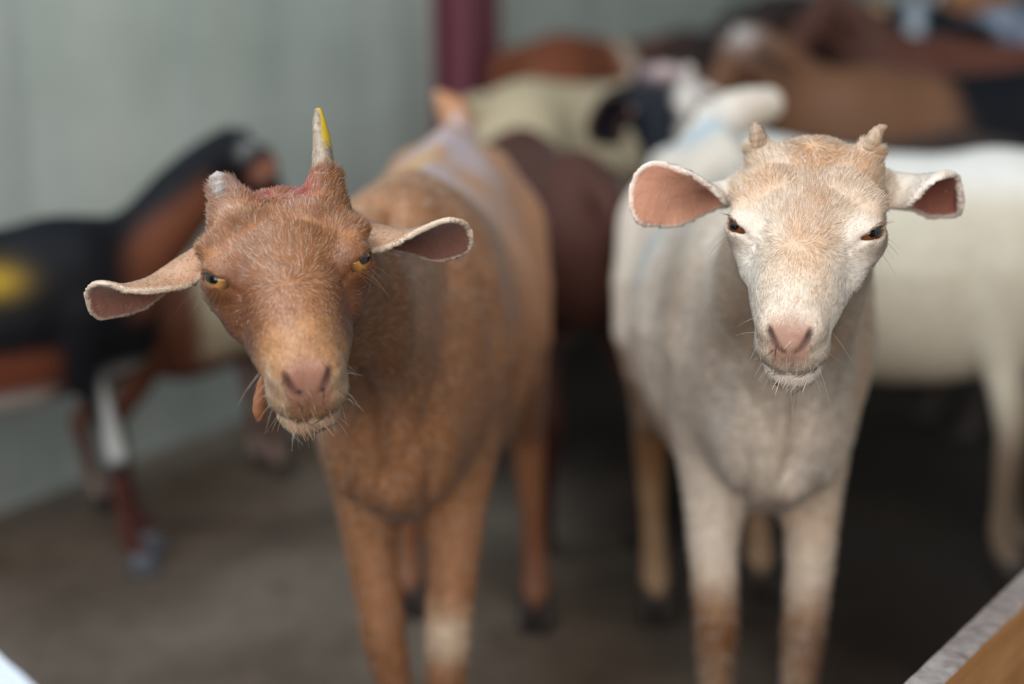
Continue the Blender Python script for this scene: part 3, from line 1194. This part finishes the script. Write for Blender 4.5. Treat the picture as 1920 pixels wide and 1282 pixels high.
def coat_brown(g, V, Nn, Hc, ei):
    n1, n2 = fbm(V, 9, 1), fbm(V, 38, 2)
    x, y, z = Hc[:, 0], Hc[:, 1], Hc[:, 2]
    inh = (np.sqrt((Hc * Hc).sum(1)) < .19)
    col = np.tile(lin(156, 104, 66), (len(V), 1))
    col = paint(col, lin(186, 136, 94), ss(.5, .75, n2) * .35)
    col = paint(col, lin(140, 90, 56), ss(.45, .7, n1) * .45)
    col = paint(col, lin(182, 128, 88), (~inh) * .75)
    # darker cheeks, tan bridge and muzzle
    ck = ss(.013, .032, np.abs(x)) * ss(.010, .035, y) * ss(.100, .080, y) * inh
    col = paint(col, lin(112, 66, 38), ck * .9)
    col = paint(col, lin(186, 136, 92), ss(.070, .100, y) * inh * .75)
    col = paint(col, lin(212, 182, 150), ss(.012, .004, np.abs(np.abs(x) - .0215)) * ss(.098, .108, y) * ss(.0, -.006, z) * inh * .7)
    col = paint(col, lin(206, 176, 148), ss(-.038, -.045, z) * ss(.05, .08, y) * inh * .8)
    # scabs and grazes round the broken horn and between the horns
    gz = gauss(Hc, (.036, -.056, .036), (.016, .018, .022))
    col = paint(col, lin(196, 186, 190), gz * (.25 + .8 * ss(.45, .62, fbm(V, 150, 4))))
    rd = gauss(Hc, (-.014, -.062, .040), (.010, .030, .014)) + .7 * gauss(Hc, (.012, -.062, .038), (.009, .026, .010))
    col = paint(col, lin(176, 66, 74), np.clip(rd * 1.5, 0, 1) * (.45 + .55 * ss(.35, .6, fbm(V, 190, 6))))
    # bluish skylight sheen painted into the back's colour, plus a yellow daub
    bx, by, bz = V[:, 0] / g.S, V[:, 1] / g.S, V[:, 2] / g.S
    top = ss(.585, .66, bz) * (bx < .17)
    col = paint(col, lin(190, 184, 198), top * (bx > -.335) * ss(.35, .65, fbm(V, 12, 8)) * .6)
    col = paint(col, lin(214, 160, 52), np.exp(-(((bx + .04) / .06) ** 2 + ((by + .035) / .035) ** 2)) * (bz > .55) * .8)
    # knees: worn pale patch, dark shin
    kn = np.exp(-(((bz - .235) / .022) ** 2)) * (bx > .2) * (Nn[:, 0] > .55) * (by > 0)
    col = paint(col, lin(226, 200, 172), np.clip(kn * 1.3, 0, 1))
    col = paint(col, lin(120, 66, 46), ss(.22, .12, bz) * .55)
    col = paint(col, lin(132, 78, 50), ss(-.10, -.25, bx) * ss(.5, .35, bz) * .5)
    col = face_common(col, Hc, ei, lin(160, 114, 98), lin(52, 28, 28), lin(150, 96, 84), [lin(150, 104, 90), lin(128, 88, 78)], lin(214, 196, 176), lin(184, 142, 112))
    spots = np.maximum(gauss(Hc, (.006, .127, -.0135), (.0018,) * 3), gauss(Hc, (-.0085, .126, -.015), (.0018,) * 3))
    col = paint(col, lin(40, 44, 58), ss(.3, .6, spots))
    return eye_rim(g, col, Hc, lin(58, 34, 30), .0026)


def coat_cream(g, V, Nn, Hc, ei):
    n1, n2, n3 = fbm(V, 10, 21), fbm(V, 45, 22), fbm(V, 24, 23)
    x, y, z = Hc[:, 0], Hc[:, 1], Hc[:, 2]
    inh = (np.sqrt((Hc * Hc).sum(1)) < .19)
    col = np.tile(lin(222, 206, 189), (len(V), 1))
    col = paint(col, lin(214, 178, 140), ss(.45, .75, n1) * .35)
    col = paint(col, lin(206, 177, 148), ss(.055, .01, y) * inh * .65)
    gg = lin(198, 146, 100)
    mid = ss(.026, .006, np.abs(x + .002)) * ss(-.075, -.05, y) * ss(.10, .06, y)
    col = paint(col, gg, np.clip(mid * (.35 + .6 * ss(.4, .65, n3)), 0, 1) * inh * .8)
    col = paint(col, lin(206, 150, 96), gauss(Hc, (-.036, -.040, .036), (.016, .026, .03)) * inh * .5)
    col = paint(col, lin(210, 158, 106), gauss(Hc, (.034, -.012, .032), (.018, .022, .022)) * inh * .7)
    col = paint(col, lin(206, 152, 104), gauss(Hc, (0, -.060, .050), (.016, .012, .012)) * (.4 + .6 * ss(.4, .6, fbm(V, 200, 26))) * inh)
    col = paint(col, lin(236, 228, 218), ss(.018, .036, np.abs(x)) * ss(.010, .045, y) * inh * .75)
    col = paint(col, lin(236, 226, 214), ss(-.038, -.045, z) * ss(.05, .08, y) * inh * .8)
    col = paint(col, lin(196, 128, 84), ss(.74, .84, fbm(V, 210, 24, 2)) * ss(.02, .06, y) * inh * .5)
    bx, by, bz = V[:, 0] / g.S, V[:, 1] / g.S, V[:, 2] / g.S
    ob = ~inh
    # ginger left side of neck, tan lower flank and legs, brown knees
    col = paint(col, lin(214, 164, 116), ss(.02, .07, by) * ss(.20, .28, bx) * ss(.40, .50, bz) * ob * .7)
    col = paint(col, lin(206, 168, 130), ss(.44, .36, bz) * (bx < .16) * ob * .6)
    col = paint(col, lin(178, 130, 92), ss(.37, .33, bz) * ss(.24, .28, bz) * (np.abs(by) > .085) * ob * .6)
    kn = ss(.30, .24, bz) * ob
    col = paint(col, lin(156, 118, 82), kn * (.6 + .4 * ss(.3, .6, n1)))
    col = paint(col, lin(128, 84, 50), np.exp(-(((bz - .225) / .03) ** 2)) * ob * .6)
    st = ss(.52, .62, fbm(V * np.array([1, 1, .22]), 26, 28)) * ss(.22, .30, bx) * ss(.62, .5, bz) * ss(.34, .42, bz)
    col = paint(col, lin(190, 180, 172), st * ob * .5)
    col = paint(col, lin(150, 190, 214), np.exp(-(((bx + .22) / .06) ** 2 + ((by - .0) / .05) ** 2)) * (bz > .6) * .85)
    col = paint(col, lin(170, 196, 208), np.exp(-(((bx - .02) / .03) ** 2 + ((bz - .56) / .05) ** 2)) * (by < 0) * .6)
    col = face_common(col, Hc, ei, lin(180, 136, 118), lin(50, 28, 28), lin(176, 120, 106), [lin(222, 164, 138), lin(150, 94, 80)], lin(236, 224, 212), lin(222, 206, 190))
    col = paint(col, lin(70, 50, 56), ss(.4, .7, gauss(Hc, (-.0045, .130, -.008), (.0016,) * 3)))
    return eye_rim(g, col, Hc, lin(96, 60, 46), .0022, .75)


def coat_simple(base, var=.25, patches=(), nose=(150, 104, 96), legs=None, seed=0):
    """patches: (colour, function(bx,by,bz,Hc,noise) -> weight)"""
    def fn(g, V, Nn, Hc, ei):
        n1 = fbm(V, 11, 40 + seed)
        b = lin(*base)
        col = np.tile(b, (len(V), 1)) * (1 - var + 2 * var * n1)[:, None]
        bx, by, bz = V[:, 0] / g.S, V[:, 1] / g.S, V[:, 2] / g.S
        if legs is not None:
            col = paint(col, lin(*legs), ss(.34, .26, bz))
        for c, w in patches:
            col = paint(col, lin(*c), w(bx, by, bz, Hc, n1))
        return face_common(col, Hc, ei, lin(*nose), lin(40, 26, 26), lin(90, 60, 56), lin(150, 104, 92), col.mean(0))
    return fn


def hd(Hc, r=.15):
    return ss(r, r - .03, np.sqrt((Hc * Hc).sum(1)))


# ------------------------------------------------------------------ goat materials
M_brown = coat_mat('brown_coat', .12, .46, .45, .45)
M_cream = coat_mat('cream_coat', .08, .60, .40, .25)
M_bg = coat_mat('short_coat', .03, .62, .6, .18)
M_fur = fur_mat('fur_strands', .45, .4)
M_hoof = simple_mat('hoof_horn', lin(58, 50, 46), .5, .4, 60, .3)
M_hoof_pale = simple_mat('pale_hoof_horn', lin(96, 100, 108), .5, .4, 60, .3)
M_eye_amber = eye_mat('amber_eye', lin(176, 128, 66), lin(150, 100, 46), lin(70, 44, 28))
M_eye_brown = eye_mat('brown_eye', lin(120, 66, 32), lin(84, 44, 22), lin(50, 28, 20))


def horn_mat(name, base, tipc=None, tip_axis=None):
    m, nt, b = new_mat(name)
    co = geo_obj(nt)
    mp = N(nt, 'ShaderNodeMapping'); mp.inputs['Scale'].default_value = (260, 260, 60)
    nt.links.new(co, mp.inputs[0])
    f = noise(nt, 1.0, 5, .65, mp.outputs[0], .5)
    c = ramp(nt, f, [(.28, tuple(np.array(base) * .45)), (.5, tuple(base)), (.72, tuple(np.minimum(np.array(base) * 1.45, .9)))])
    if tipc is not None:
        at_ = N(nt, 'ShaderNodeAttribute', attribute_name='daub')
        c = mix(nt, c, tipc, at_.outputs['Fac'])
    nt.links.new(c, b.inputs['Base Color'])
    b.inputs['Roughness'].default_value = .5
    bump(nt, b, f, .5, .0012)
    return m


M_horn = horn_mat('grey_horn', lin(150, 132, 114), lin(196, 164, 40))
M_bud = horn_mat('scurfy_horn', lin(168, 142, 118))
M_scab = horn_mat('scabbed_horn', lin(160, 152, 146))
M_darkhorn = horn_mat('dark_horn', lin(84, 74, 66))
M_palehorn = horn_mat('pale_horn', lin(190, 200, 206))
M_whisker = simple_mat('whisker', lin(226, 212, 190), .4, .4)
M_lash = simple_mat('eyelash', lin(120, 88, 62), .5, .3)


# ------------------------------------------------------------------ the two goats in front
def w2l(p, loc, rz):
    d = np.asarray(p, float) - np.asarray(loc, float)
    c, s = math.cos(rz), math.sin(rz)
    return np.array([c * d[0] + s * d[1], -s * d[0] + c * d[1], d[2]])


def d2l(v, rz):
    return w2l(v, (0, 0, 0), rz)


def face_frame(pitch, yaw, roll):
    def rot(v):
        x, y, f = v
        x, f = x * math.cos(yaw) - f * math.sin(yaw), f * math.cos(yaw) + x * math.sin(yaw)
        x, y = x * math.cos(roll) + y * math.sin(roll), -x * math.sin(roll) + y * math.cos(roll)
        return CR * x + CU * y + CF * f
    hy = rot((0, -math.cos(pitch), -math.sin(pitch)))
    hz = rot((0, math.sin(pitch), -math.cos(pitch)))
    return hy, np.cross(hy, hz), hz


def mk_ear(spec, loc, rz, half=.002, wav=0.0):
    pts, widths, curls, o0, o1, shift = spec
    P = [w2l(at(*p), loc, rz) for p in pts]
    conv = lambda o: d2l(CR * o[0] + CU * o[1] + CF * o[2], rz)
    return Ear(P, widths, curls, conv(o0), conv(o1), half, shift, wav)


def hero(loc, rz, S, eye_mid, pitch, yaw, roll, hs, ears, bumps, legs, fat=1.0, tail='up', **kw):
    hy, hx, hz = face_frame(*map(math.radians, (pitch, yaw, roll)))
    R = np.column_stack([d2l(hx, rz), d2l(hy, rz), d2l(hz, rz)])
    return Goat(S=S, fat=fat, head=w2l(at(*eye_mid), loc, rz), R=R, hs=hs, horn_bumps=bumps, legs=legs, tail=tail,
                ears=[mk_ear(e, loc, rz, .0023, .0008) for e in ears], **kw)


def fur_flow(g):
    """hair runs outwards from a whorl below the eyes, back over the brow, down the muzzle, out along the ears, back along the body"""
    def fn(P, nn):
        Hc = g.l2h(P)
        x, y, z = Hc[:, 0], Hc[:, 1], Hc[:, 2]
        nz = [fbm(P, 60, 90 + k, 2) - .5 for k in range(2)]
        v = np.stack([x * .9 + .035 * nz[0], (y - .050) * 1.9 + .035 * nz[1], z * 0], 1)
        tw = np.stack([x * 1.0, (y + .058) * 1.0, (z - .05) * .5 + .01], 1)        # crown whorl
        wt = np.exp(-((y + .058) / .020) ** 2 - (x / .026) ** 2)[:, None]
        v = nrm_rows(v) * (1 - wt) + nrm_rows(tw) * wt
        vh = v @ g.R.T
        body = np.tile(np.array([-1.0, 0, -.55]), (len(P), 1))
        far = ss(.10, .17, np.sqrt((Hc * Hc).sum(1)))[:, None]
        out = vh * (1 - far) + body * far
        for e in g.ears:
            dd, uv, side = e.info(P)
            m = (dd < .006) & (uv[:, 0] > .25)
            ax_ = e.P[-45] - e.P[len(e.P) // 3]
            out[m] = nrm(ax_)
        return out
    return fn


def nrm_rows(v):
    return v / np.maximum(np.linalg.norm(v, axis=1), 1e-9)[:, None]


def fur_for(g, root, body, n_face, n_body, light, dark, seed):
    def hcs(P): return g.l2h(P)

    def bare(P):
        H = hcs(P)
        x, y, z = H[:, 0], H[:, 1], H[:, 2]
        pad = ss(.0165, .012, np.abs(x) + np.maximum(0, -.018 - z) * .15) * ss(.113, .122, y + z * .35) * ss(-.036, -.030, z)
        eye = np.zeros(len(P))
        for s in (-1, 1):
            c, o, a, u = g.eye_frame(s)
            q = H - c
            qa, qu = q @ a, q @ u
            lens = lens_d(qa, qu)
            nearb = np.sqrt((q * q).sum(1)) < .022
            eye = np.maximum(eye, ss(.0016, .0004, lens) * nearb * (q @ o > 0))
        return np.maximum(pad, eye)

    def dens_face(P, n):
        H = hcs(P)
        r = np.sqrt((H * H).sum(1))
        d = ss(.20, .13, r)
        inner = np.zeros(len(P))
        for e in g.ears:
            dd, uv, side = e.info(P)
            m = (dd < .005) & (uv[:, 0] > .15)
            d = np.where(m, .55, d)
            inner = np.maximum(inner, m * (side > .0004) * (np.abs(uv[:, 1]) < .44) * ss(.2, .4, uv[:, 0]))
        return d * (1 - bare(P)) * (1 - .95 * inner) + 1e-9

    def len_face(P, n):
        H = hcs(P)
        L = .0075 - .0040 * ss(-.01, .09, H[:, 1])
        L = L + .0005 * np.exp(-((H[:, 1] + .06) / .03) ** 2)
        for e in g.ears:
            dd, uv, side = e.info(P)
            L = np.where((dd < .006) & (uv[:, 0] > .2), .0028 - .0019 * ss(.8, .95, uv[:, 0]), L)
        q = np.minimum(np.linalg.norm(H - g.eye_frame(1)[0], axis=1), np.linalg.norm(H - g.eye_frame(-1)[0], axis=1))
        L = np.where(q < .024, L * (.35 + .65 * ss(.014, .024, q)), L)
        return L * g.hs

    def col_fn(col, P, r):
        k = r.uniform(.80, 1.18, len(P))[:, None]
        cl = fbm(P, 230, 77, 2)[:, None]
        c = col * k * (.82 + .36 * cl)
        dk = (r.random(len(P)) < .16)[:, None]
        c = np.where(dk, c * dark, c)
        w = (r.random(len(P)) < .14 * ss(.05, .13, col[:, 1]))[:, None]
        return np.where(w, c * .4 + light * .6, c)

    def dens_body(P, n):
        H = hcs(P)
        r = np.sqrt((H * H).sum(1))
        d = ss(.12, .19, r) * ss(.75, .35, r)
        for e in g.ears:
            d = np.where(e.info(P)[0] < .008, 0, d)
        return d + 1e-9

    fl = fur_flow(g)
    add_fur(g, root, body, n_face, dens_face, len_face, fl, col_fn, M_fur, 'face_fur', .00013, .30, 4, seed)
    add_fur(g, root, body, n_body, dens_body, lambda P, n: np.full(len(P), .013), fl, col_fn, M_fur, 'body_fur', .0003, .22, 4, seed + 1)

    # whiskers round the muzzle and lashes over the eyes
    r = np.random.default_rng(seed + 5)
    me = body.data
    V, Nn = verts_of(me)
    H = hcs(V)
    idx = np.nonzero((H[:, 1] > .075) & (H[:, 2] < -.018) & (np.sqrt((H * H).sum(1)) < .16))[0]
    pick = r.choice(idx, 60)
    D = nrm_rows(Nn[pick] * 1.0 + (g.R @ np.array([0, .35, -.25]))[None] + r.normal(0, .25, (60, 3)))
    add_strands(root, 'whiskers', V[pick], D, r.uniform(.005, .015, 60) * np.where(r.random(60) < .12, 1.8, 1), np.array([0, 0, -.25]), .00007, M_whisker, seed)
    P0, D0, L0 = [], [], []
    for s in (-1, 1):
        c, o, a, u = g.eye_frame(s)
        for k in range(26):
            t = r.uniform(-.9, .8)
            p = c + a * (.0112 * t) + u * (.0045 * (1 - t * t)) + o * .0135
            P0.append(g.h2l(p)); D0.append(g.R @ nrm(o * 1.0 + u * .35 + a * (.35 * t - .1) + r.normal(0, .12, 3))); L0.append(r.uniform(.006, .011))
        for k in range(10):
            t = r.uniform(-.6, 1.2)
            p = c + a * (.013 * t) - u * (.007) + o * .0105
            P0.append(g.h2l(p)); D0.append(g.R @ nrm(o * .9 - u * .9 + a * .4 * t + r.normal(0, .15, 3))); L0.append(r.uniform(.010, .026))
    add_strands(root, 'eyelashes', np.array(P0), np.array(D0), np.array(L0), np.array([0, 0, -.35]), .00010, M_lash, seed)


GRP = 'goats crowded in the pen'

# brown goat, one tall horn and one broken stub
loc_b, rz_b = (-.088, 1.50, 0), math.radians(-94)
ears_b = [
    ([(425, 430, 1.00), (345, 482, 1.012), (255, 536, 1.0), (161, 552, .985)], [.034, .052, .054, .044], [240, 170, 110, 60], (0, -.8, .6), (-.1, -.75, -.65), (0, 0)),
    ([(625, 405, 1.00), (700, 424, 1.012), (790, 438, 1.0), (878, 424, .985)], [.034, .052, .054, .040], [240, 170, 110, 60], (0, -.8, .6), (.1, -.75, -.65), (0, 0)),
]
legs_b = {'fr': (.0, -.048), 'fl': (.02, -.012), 'hl': (-.02, .03), 'hr': (-.05, .0)}
tail_b = [(-.325, 0, .62), (-.350, -.005, .650), (-.362, -.018, .675), (-.364, -.032, .692)]
gb = hero(loc_b, rz_b, 1.0, (538, 502, .985), 45, 11, -8.2, 1.05, ears_b, (1.6, 1.6), legs_b, fat=1.12, tail=tail_b, yb=.50, bx=.032, br=.0275, poll=.011, by=-.034)
root_b, body_b = build_goat(gb, loc_b, rz_b, 'brown goat with one tall horn, a broken horn stub and red grazes on its crown', coat_brown, M_brown, M_hoof, M_eye_amber, .0029, True, GRP)
b0 = gb.h2l((-.031, -.060, .046))
tipb = w2l(at(597, 206, 1.0), loc_b, rz_b)
ho = horn('horn', [b0, b0 * .6 + tipb * .4 + gb.R @ np.array([-.001, 0, 0]), b0 * .25 + tipb * .75, tipb], [.0090, .0078, .0058, .0030], M_horn, root_b, .02, 40, 28, 3)
hv = np.array([v.co for v in ho.data.vertices])
ax_h = nrm(tipb - b0)
tt_ = (hv - b0) @ ax_h / np.linalg.norm(tipb - b0)
sd_ = (hv - b0 - np.outer((hv - b0) @ ax_h, ax_h)) @ (gb.R @ np.array([-1.0, 0, 0])) / .006
da = ho.data.attributes.new('daub', 'FLOAT', 'POINT')
da.data.foreach_set('value', (ss(.40, .62, tt_ + .12 * vnoise(hv, 400, 3)) * ss(.0, .35, sd_ + (tt_ - .9).clip(0, 1) * 3)).astype(F32))
ho['label'] = 'tall grey horn with a yellow daub at the tip'
s0 = gb.h2l((.033, -.062, .047))
s0 = gb.h2l((.033, -.058, .044))
st = horn('horn', [s0, s0 + gb.R @ np.array([.002, -.003, .005]), s0 + gb.R @ np.array([.002, -.006, .008]), s0 + gb.R @ np.array([-.001, -.008, .0095])], [.0084, .0084, .0076, .0045], M_scab, root_b, .07, 16, 22, 8)
st['label'] = 'broken off, scabbed horn stub'
# wattle under the jaw
wv = [gb.h2l(p) for p in ((.013, .046, -.040), (.024, .053, -.058), (.030, .059, -.077), (.031, .061, -.088))]
wt = horn('wattle', wv, [.0035, .005, .0058, .0035], None, root_b, .03, 18, 18, 2)
wt.data.materials.append(simple_mat('wattle_skin', lin(158, 106, 76), .6, .3, 180, .2))

# cream goat with two horn buds
loc_w, rz_w = (.247, 1.52, 0), math.radians(-90)
ears_w = [
    ([(1415, 326, 1.05), (1345, 346, 1.062), (1268, 360, 1.052), (1182, 354, 1.035)], [.034, .054, .056, .046], [240, 170, 80, 40], (0, -.9, .5), (-.05, -.3, -1), (0, 0)),
    ([(1622, 318, 1.05), (1682, 328, 1.062), (1738, 334, 1.058), (1796, 332, 1.045)], [.040, .070, .076, .070], [240, 190, 150, 115], (0, -.8, .6), (.25, -.75, -.65), (0, 0)),
]
legs_w = {'fr': (.0, -.008), 'fl': (.0, -.008), 'hr': (-.02, -.02), 'hl': (-.10, .03)}
tail_w = [w2l(at(*p), loc_w, rz_w) for p in ((1292, 300, 1.80), (1325, 258, 1.82), (1375, 215, 1.84), (1440, 195, 1.86))]
gw = hero(loc_w, rz_w, 1.0, (1513, 424, 1.03), 44, -16, 4.5, 1.0, ears_w, (.62, .72), legs_w, tail=tail_w, fat=1.10, yb=.72, bx=.039, yk=.87)
gw.tail_r = np.array([.022, .026, .030, .022])
root_w, body_w = build_goat(gw, loc_w, rz_w, 'cream goat with ginger forehead and two small horn buds, facing forward', coat_cream, M_cream, M_hoof, M_eye_brown, .0029, True, GRP)
for s, o in ((1, (.006, -.004, .014)), (-1, (-.012, -.008, .013))):
    s0 = gw.h2l((.0395 * s, -.061, .0385))
    o = np.array(o) * .72
    hn = horn('horn', [s0, s0 + gw.R @ (o * .35 + np.array([0, -.002, .004])), s0 + gw.R @ (o * .75 + np.array([0, -.004, .004])), s0 + gw.R @ (o * 1.25 + np.array([0, -.004, 0]))], [.0074, .0066, .0044, .0016], M_bud, root_w, .06, 18, 20, 5)

if FUR:
    fur_for(gb, root_b, body_b, 190000, 120000, lin(214, 192, 172), np.array([.62, .58, .55]), 31)
    fur_for(gw, root_w, body_w, 190000, 120000, lin(244, 238, 230), np.array([.74, .60, .48]), 41)
print('heroes', round(time.time() - T0, 1))

# ------------------------------------------------------------------ the goats behind
def bg_goat(label, xy, deg, colour, S=1.0, head=None, fwd=None, group=GRP, hoof_m=None, horns=(), h=.0075, **kw):
    """head / fwd are in goat space at scale 1 (x forwards, y to its left)"""
    hp = np.array(head if head is not None else (.47, 0, .72)) * S
    g = Goat(S=S, hs=S * kw.pop('hs', 1.0), head=hp, fwd=fwd or (1, 0, -.7), earhalf=.0056, **kw)
    return build_goat(g, (xy[0], xy[1], 0), math.radians(deg), label, colour, M_bg, hoof_m or M_hoof, M_eye_brown, h, False, group, horns)


black_p = [
    ((116, 68, 48), lambda x, y, z, H, n: ss(.24, .32, x) * (1 - hd(H)) * ss(.46, .52, z) * ss(.03, -.03, z - (.60 + (x - .25) * .6))),
    ((120, 66, 46), lambda x, y, z, H, n: ss(.47, .43, z) * ss(.17, .12, x) * .9),
    ((196, 190, 186), lambda x, y, z, H, n: ss(.395, .355, z) * ss(.17, .11, x) * (x > -.3)),
    ((206, 206, 204), lambda x, y, z, H, n: ss(.215, .245, z) * ss(.42, .35, z) * ss(.205, .225, x) * (y < 0)),
    ((92, 54, 48), lambda x, y, z, H, n: ss(.22, .19, z) * (x > 0)),
    ((168, 134, 40), lambda x, y, z, H, n: np.exp(-(((x - .055) / .045) ** 2 + ((z - .575) / .026) ** 2)) * (y < 0)),
    ((140, 82, 56), lambda x, y, z, H, n: hd(H) * ss(.02, .035, np.abs(H[:, 0])) * ss(-.02, .01, H[:, 1]) * ss(.10, .07, H[:, 1])),
    ((200, 198, 200), lambda x, y, z, H, n: gauss(H, (0, -.055, .05), (.02, .02, .02))),
    ((196, 190, 186), lambda x, y, z, H, n: gauss(H, (.066, -.046, .008), (.018, .018, .02))),
]
bg_goat('black goat with brown neck, white-fronted leg and yellow daub, beside the wall', (-.745, 1.86), 24,
        coat_simple((13, 14, 19), .2, black_p, (60, 50, 50), None, 1), .79, (.52, .08, .735), (.8, .25, -.6), hoof_m=M_hoof_pale,
        legs={'fr': (.02, 0), 'fl': (.05, 0)})
bg_goat('small brown kid with a cream flank, at the wall behind the one-horned goat', (-.53, 2.24), 45,
        coat_simple((118, 72, 54), .2, [((206, 190, 160), lambda x, y, z, H, n: ss(.36, .42, z) * ss(-.05, .02, x) * ss(.26, .2, x)), ((186, 160, 150), lambda x, y, z, H, n: ss(.12, .07, z))], seed=2), .62, (.45, 0, .62), (1, 0, -.9))
bg_goat('dark brown goat with its rump turned, standing between the two front goats', (.052, 2.19), 104,
        coat_simple((82, 50, 42), .2, [((196, 182, 168), lambda x, y, z, H, n: np.exp(-(((x + .30) / .06) ** 2 + ((z - .56) / .05) ** 2)) * (y < -.04) * .9), ((70, 36, 32), lambda x, y, z, H, n: ss(.35, .2, z) * .8)], seed=3),
        .90, (.40, .08, .52), (.8, .3, -.8), tail='down', legs={'hr': (.02, .04), 'hl': (.03, -.01)})
bg_goat('goat with a black face and white cheek looking over the dark brown rump', (.63, 2.47), -158,
        coat_simple((70, 56, 50), .15, [((206, 196, 188), lambda x, y, z, H, n: hd(H, .17)), ((16, 20, 28), lambda x, y, z, H, n: hd(H, .16) * ss(-.026, -.014, H[:, 0] + .05 * (n - .5))), ((196, 170, 168), lambda x, y, z, H, n: gauss(H, (0, -.06, .035), (.03, .03, .02)))], (40, 36, 40), seed=5),
        .86, (.51, .05, .74), (.42, .80, -.8), ears='down', hs=1.3, tail='down')
bg_goat('pale cream goat seen from the rump, standing in front of the maroon post', (.18, 2.90), 38,
        coat_simple((190, 174, 144), .15, [((222, 208, 200), lambda x, y, z, H, n: ss(.08, .2, x)), ((100, 66, 56), lambda x, y, z, H, n: ss(.50, .44, z))], seed=6),
        .96, (.42, -.10, .60), (.8, -.3, -.8), tail='down')
bg_goat('goat with a reddish rump, pale saddle stripe and dark mottled shoulders, along the far wall', (.27, 3.33), 40,
        coat_simple((116, 66, 44), .2, [((56, 46, 44), lambda x, y, z, H, n: ss(-.08, -.02, x)), ((110, 70, 60), lambda x, y, z, H, n: ss(.52, .6, n) * ss(-.02, .02, x)), ((196, 176, 156), lambda x, y, z, H, n: np.exp(-((x + .06) / .02) ** 2))], seed=7),
        1.06, (.42, -.06, .68), (1, 0, -.9), tail='down')
bg_goat('long brown goat with black hindquarters and a whitish head, behind the white goat', (.86, 2.80), 180,
        coat_simple((116, 80, 58), .2, [((16, 18, 24), lambda x, y, z, H, n: ss(.05, .0, x + .25 * (.5 - z) + .06 * n)), ((208, 200, 196), lambda x, y, z, H, n: gauss(H, (0, -.04, .03), (.05, .04, .05)))], seed=9),
        1.0, (.42, 0, .68), (1, .25, -.9), tail='down')
bg_goat('white goat standing side on behind the cream goat, cut by the picture edge', (.525, 2.01), -27,
        coat_simple((206, 194, 174), .10, [((120, 96, 76), lambda x, y, z, H, n: ss(.34, .2, z) * .9), ((222, 216, 208), lambda x, y, z, H, n: ss(.58, .64, z))], seed=10),
        (.925), (.46, 0, .74), (1, 0, -.6), fat=1.2, tail='down')
bg_goat('chestnut goat in the back row, behind the long brown one', (1.12, 3.17), 176,
        coat_simple((96, 58, 46), .25, [((90, 60, 52), lambda x, y, z, H, n: hd(H, .2) * .8)], seed=11), 1.06, (.42, 0, .70), (1, .1, -.8), tail='down')
bg_goat('goat with a black rump and tan mottled shoulders, farthest back, against the far wall', (.98, 3.97), 18,
        coat_simple((150, 100, 66), .3, [((206, 170, 130), lambda x, y, z, H, n: ss(.5, .6, n)), ((14, 18, 22), lambda x, y, z, H, n: ss(-.12, -.17, x))], seed=12), 1.17, (.44, 0, .76), (1, 0, -.7), tail='down')
bg_goat('bluish grey goat with a black face and pale horns, in the far right corner', (1.44, 3.62), 184,
        coat_simple((150, 160, 176), .2, [((60, 60, 78), lambda x, y, z, H, n: ss(.52, .6, n) * .7), ((14, 26, 34), lambda x, y, z, H, n: hd(H, .17) * ss(-.005, .006, np.abs(H[:, 0]) - .014)), ((170, 176, 180), lambda x, y, z, H, n: hd(H, .15) * ss(.012, .006, np.abs(H[:, 0])))], (150, 150, 150), seed=14),
        1.14, (.43, .10, .61), (.3, 1, -.9), hs=1.15, tail='down', horns=((-1, .18, (-.8, -.5, .7), .010, M_palehorn), (1, .18, (.8, -.5, .7), .010, M_palehorn)))
print('all goats', round(time.time() - T0, 1))
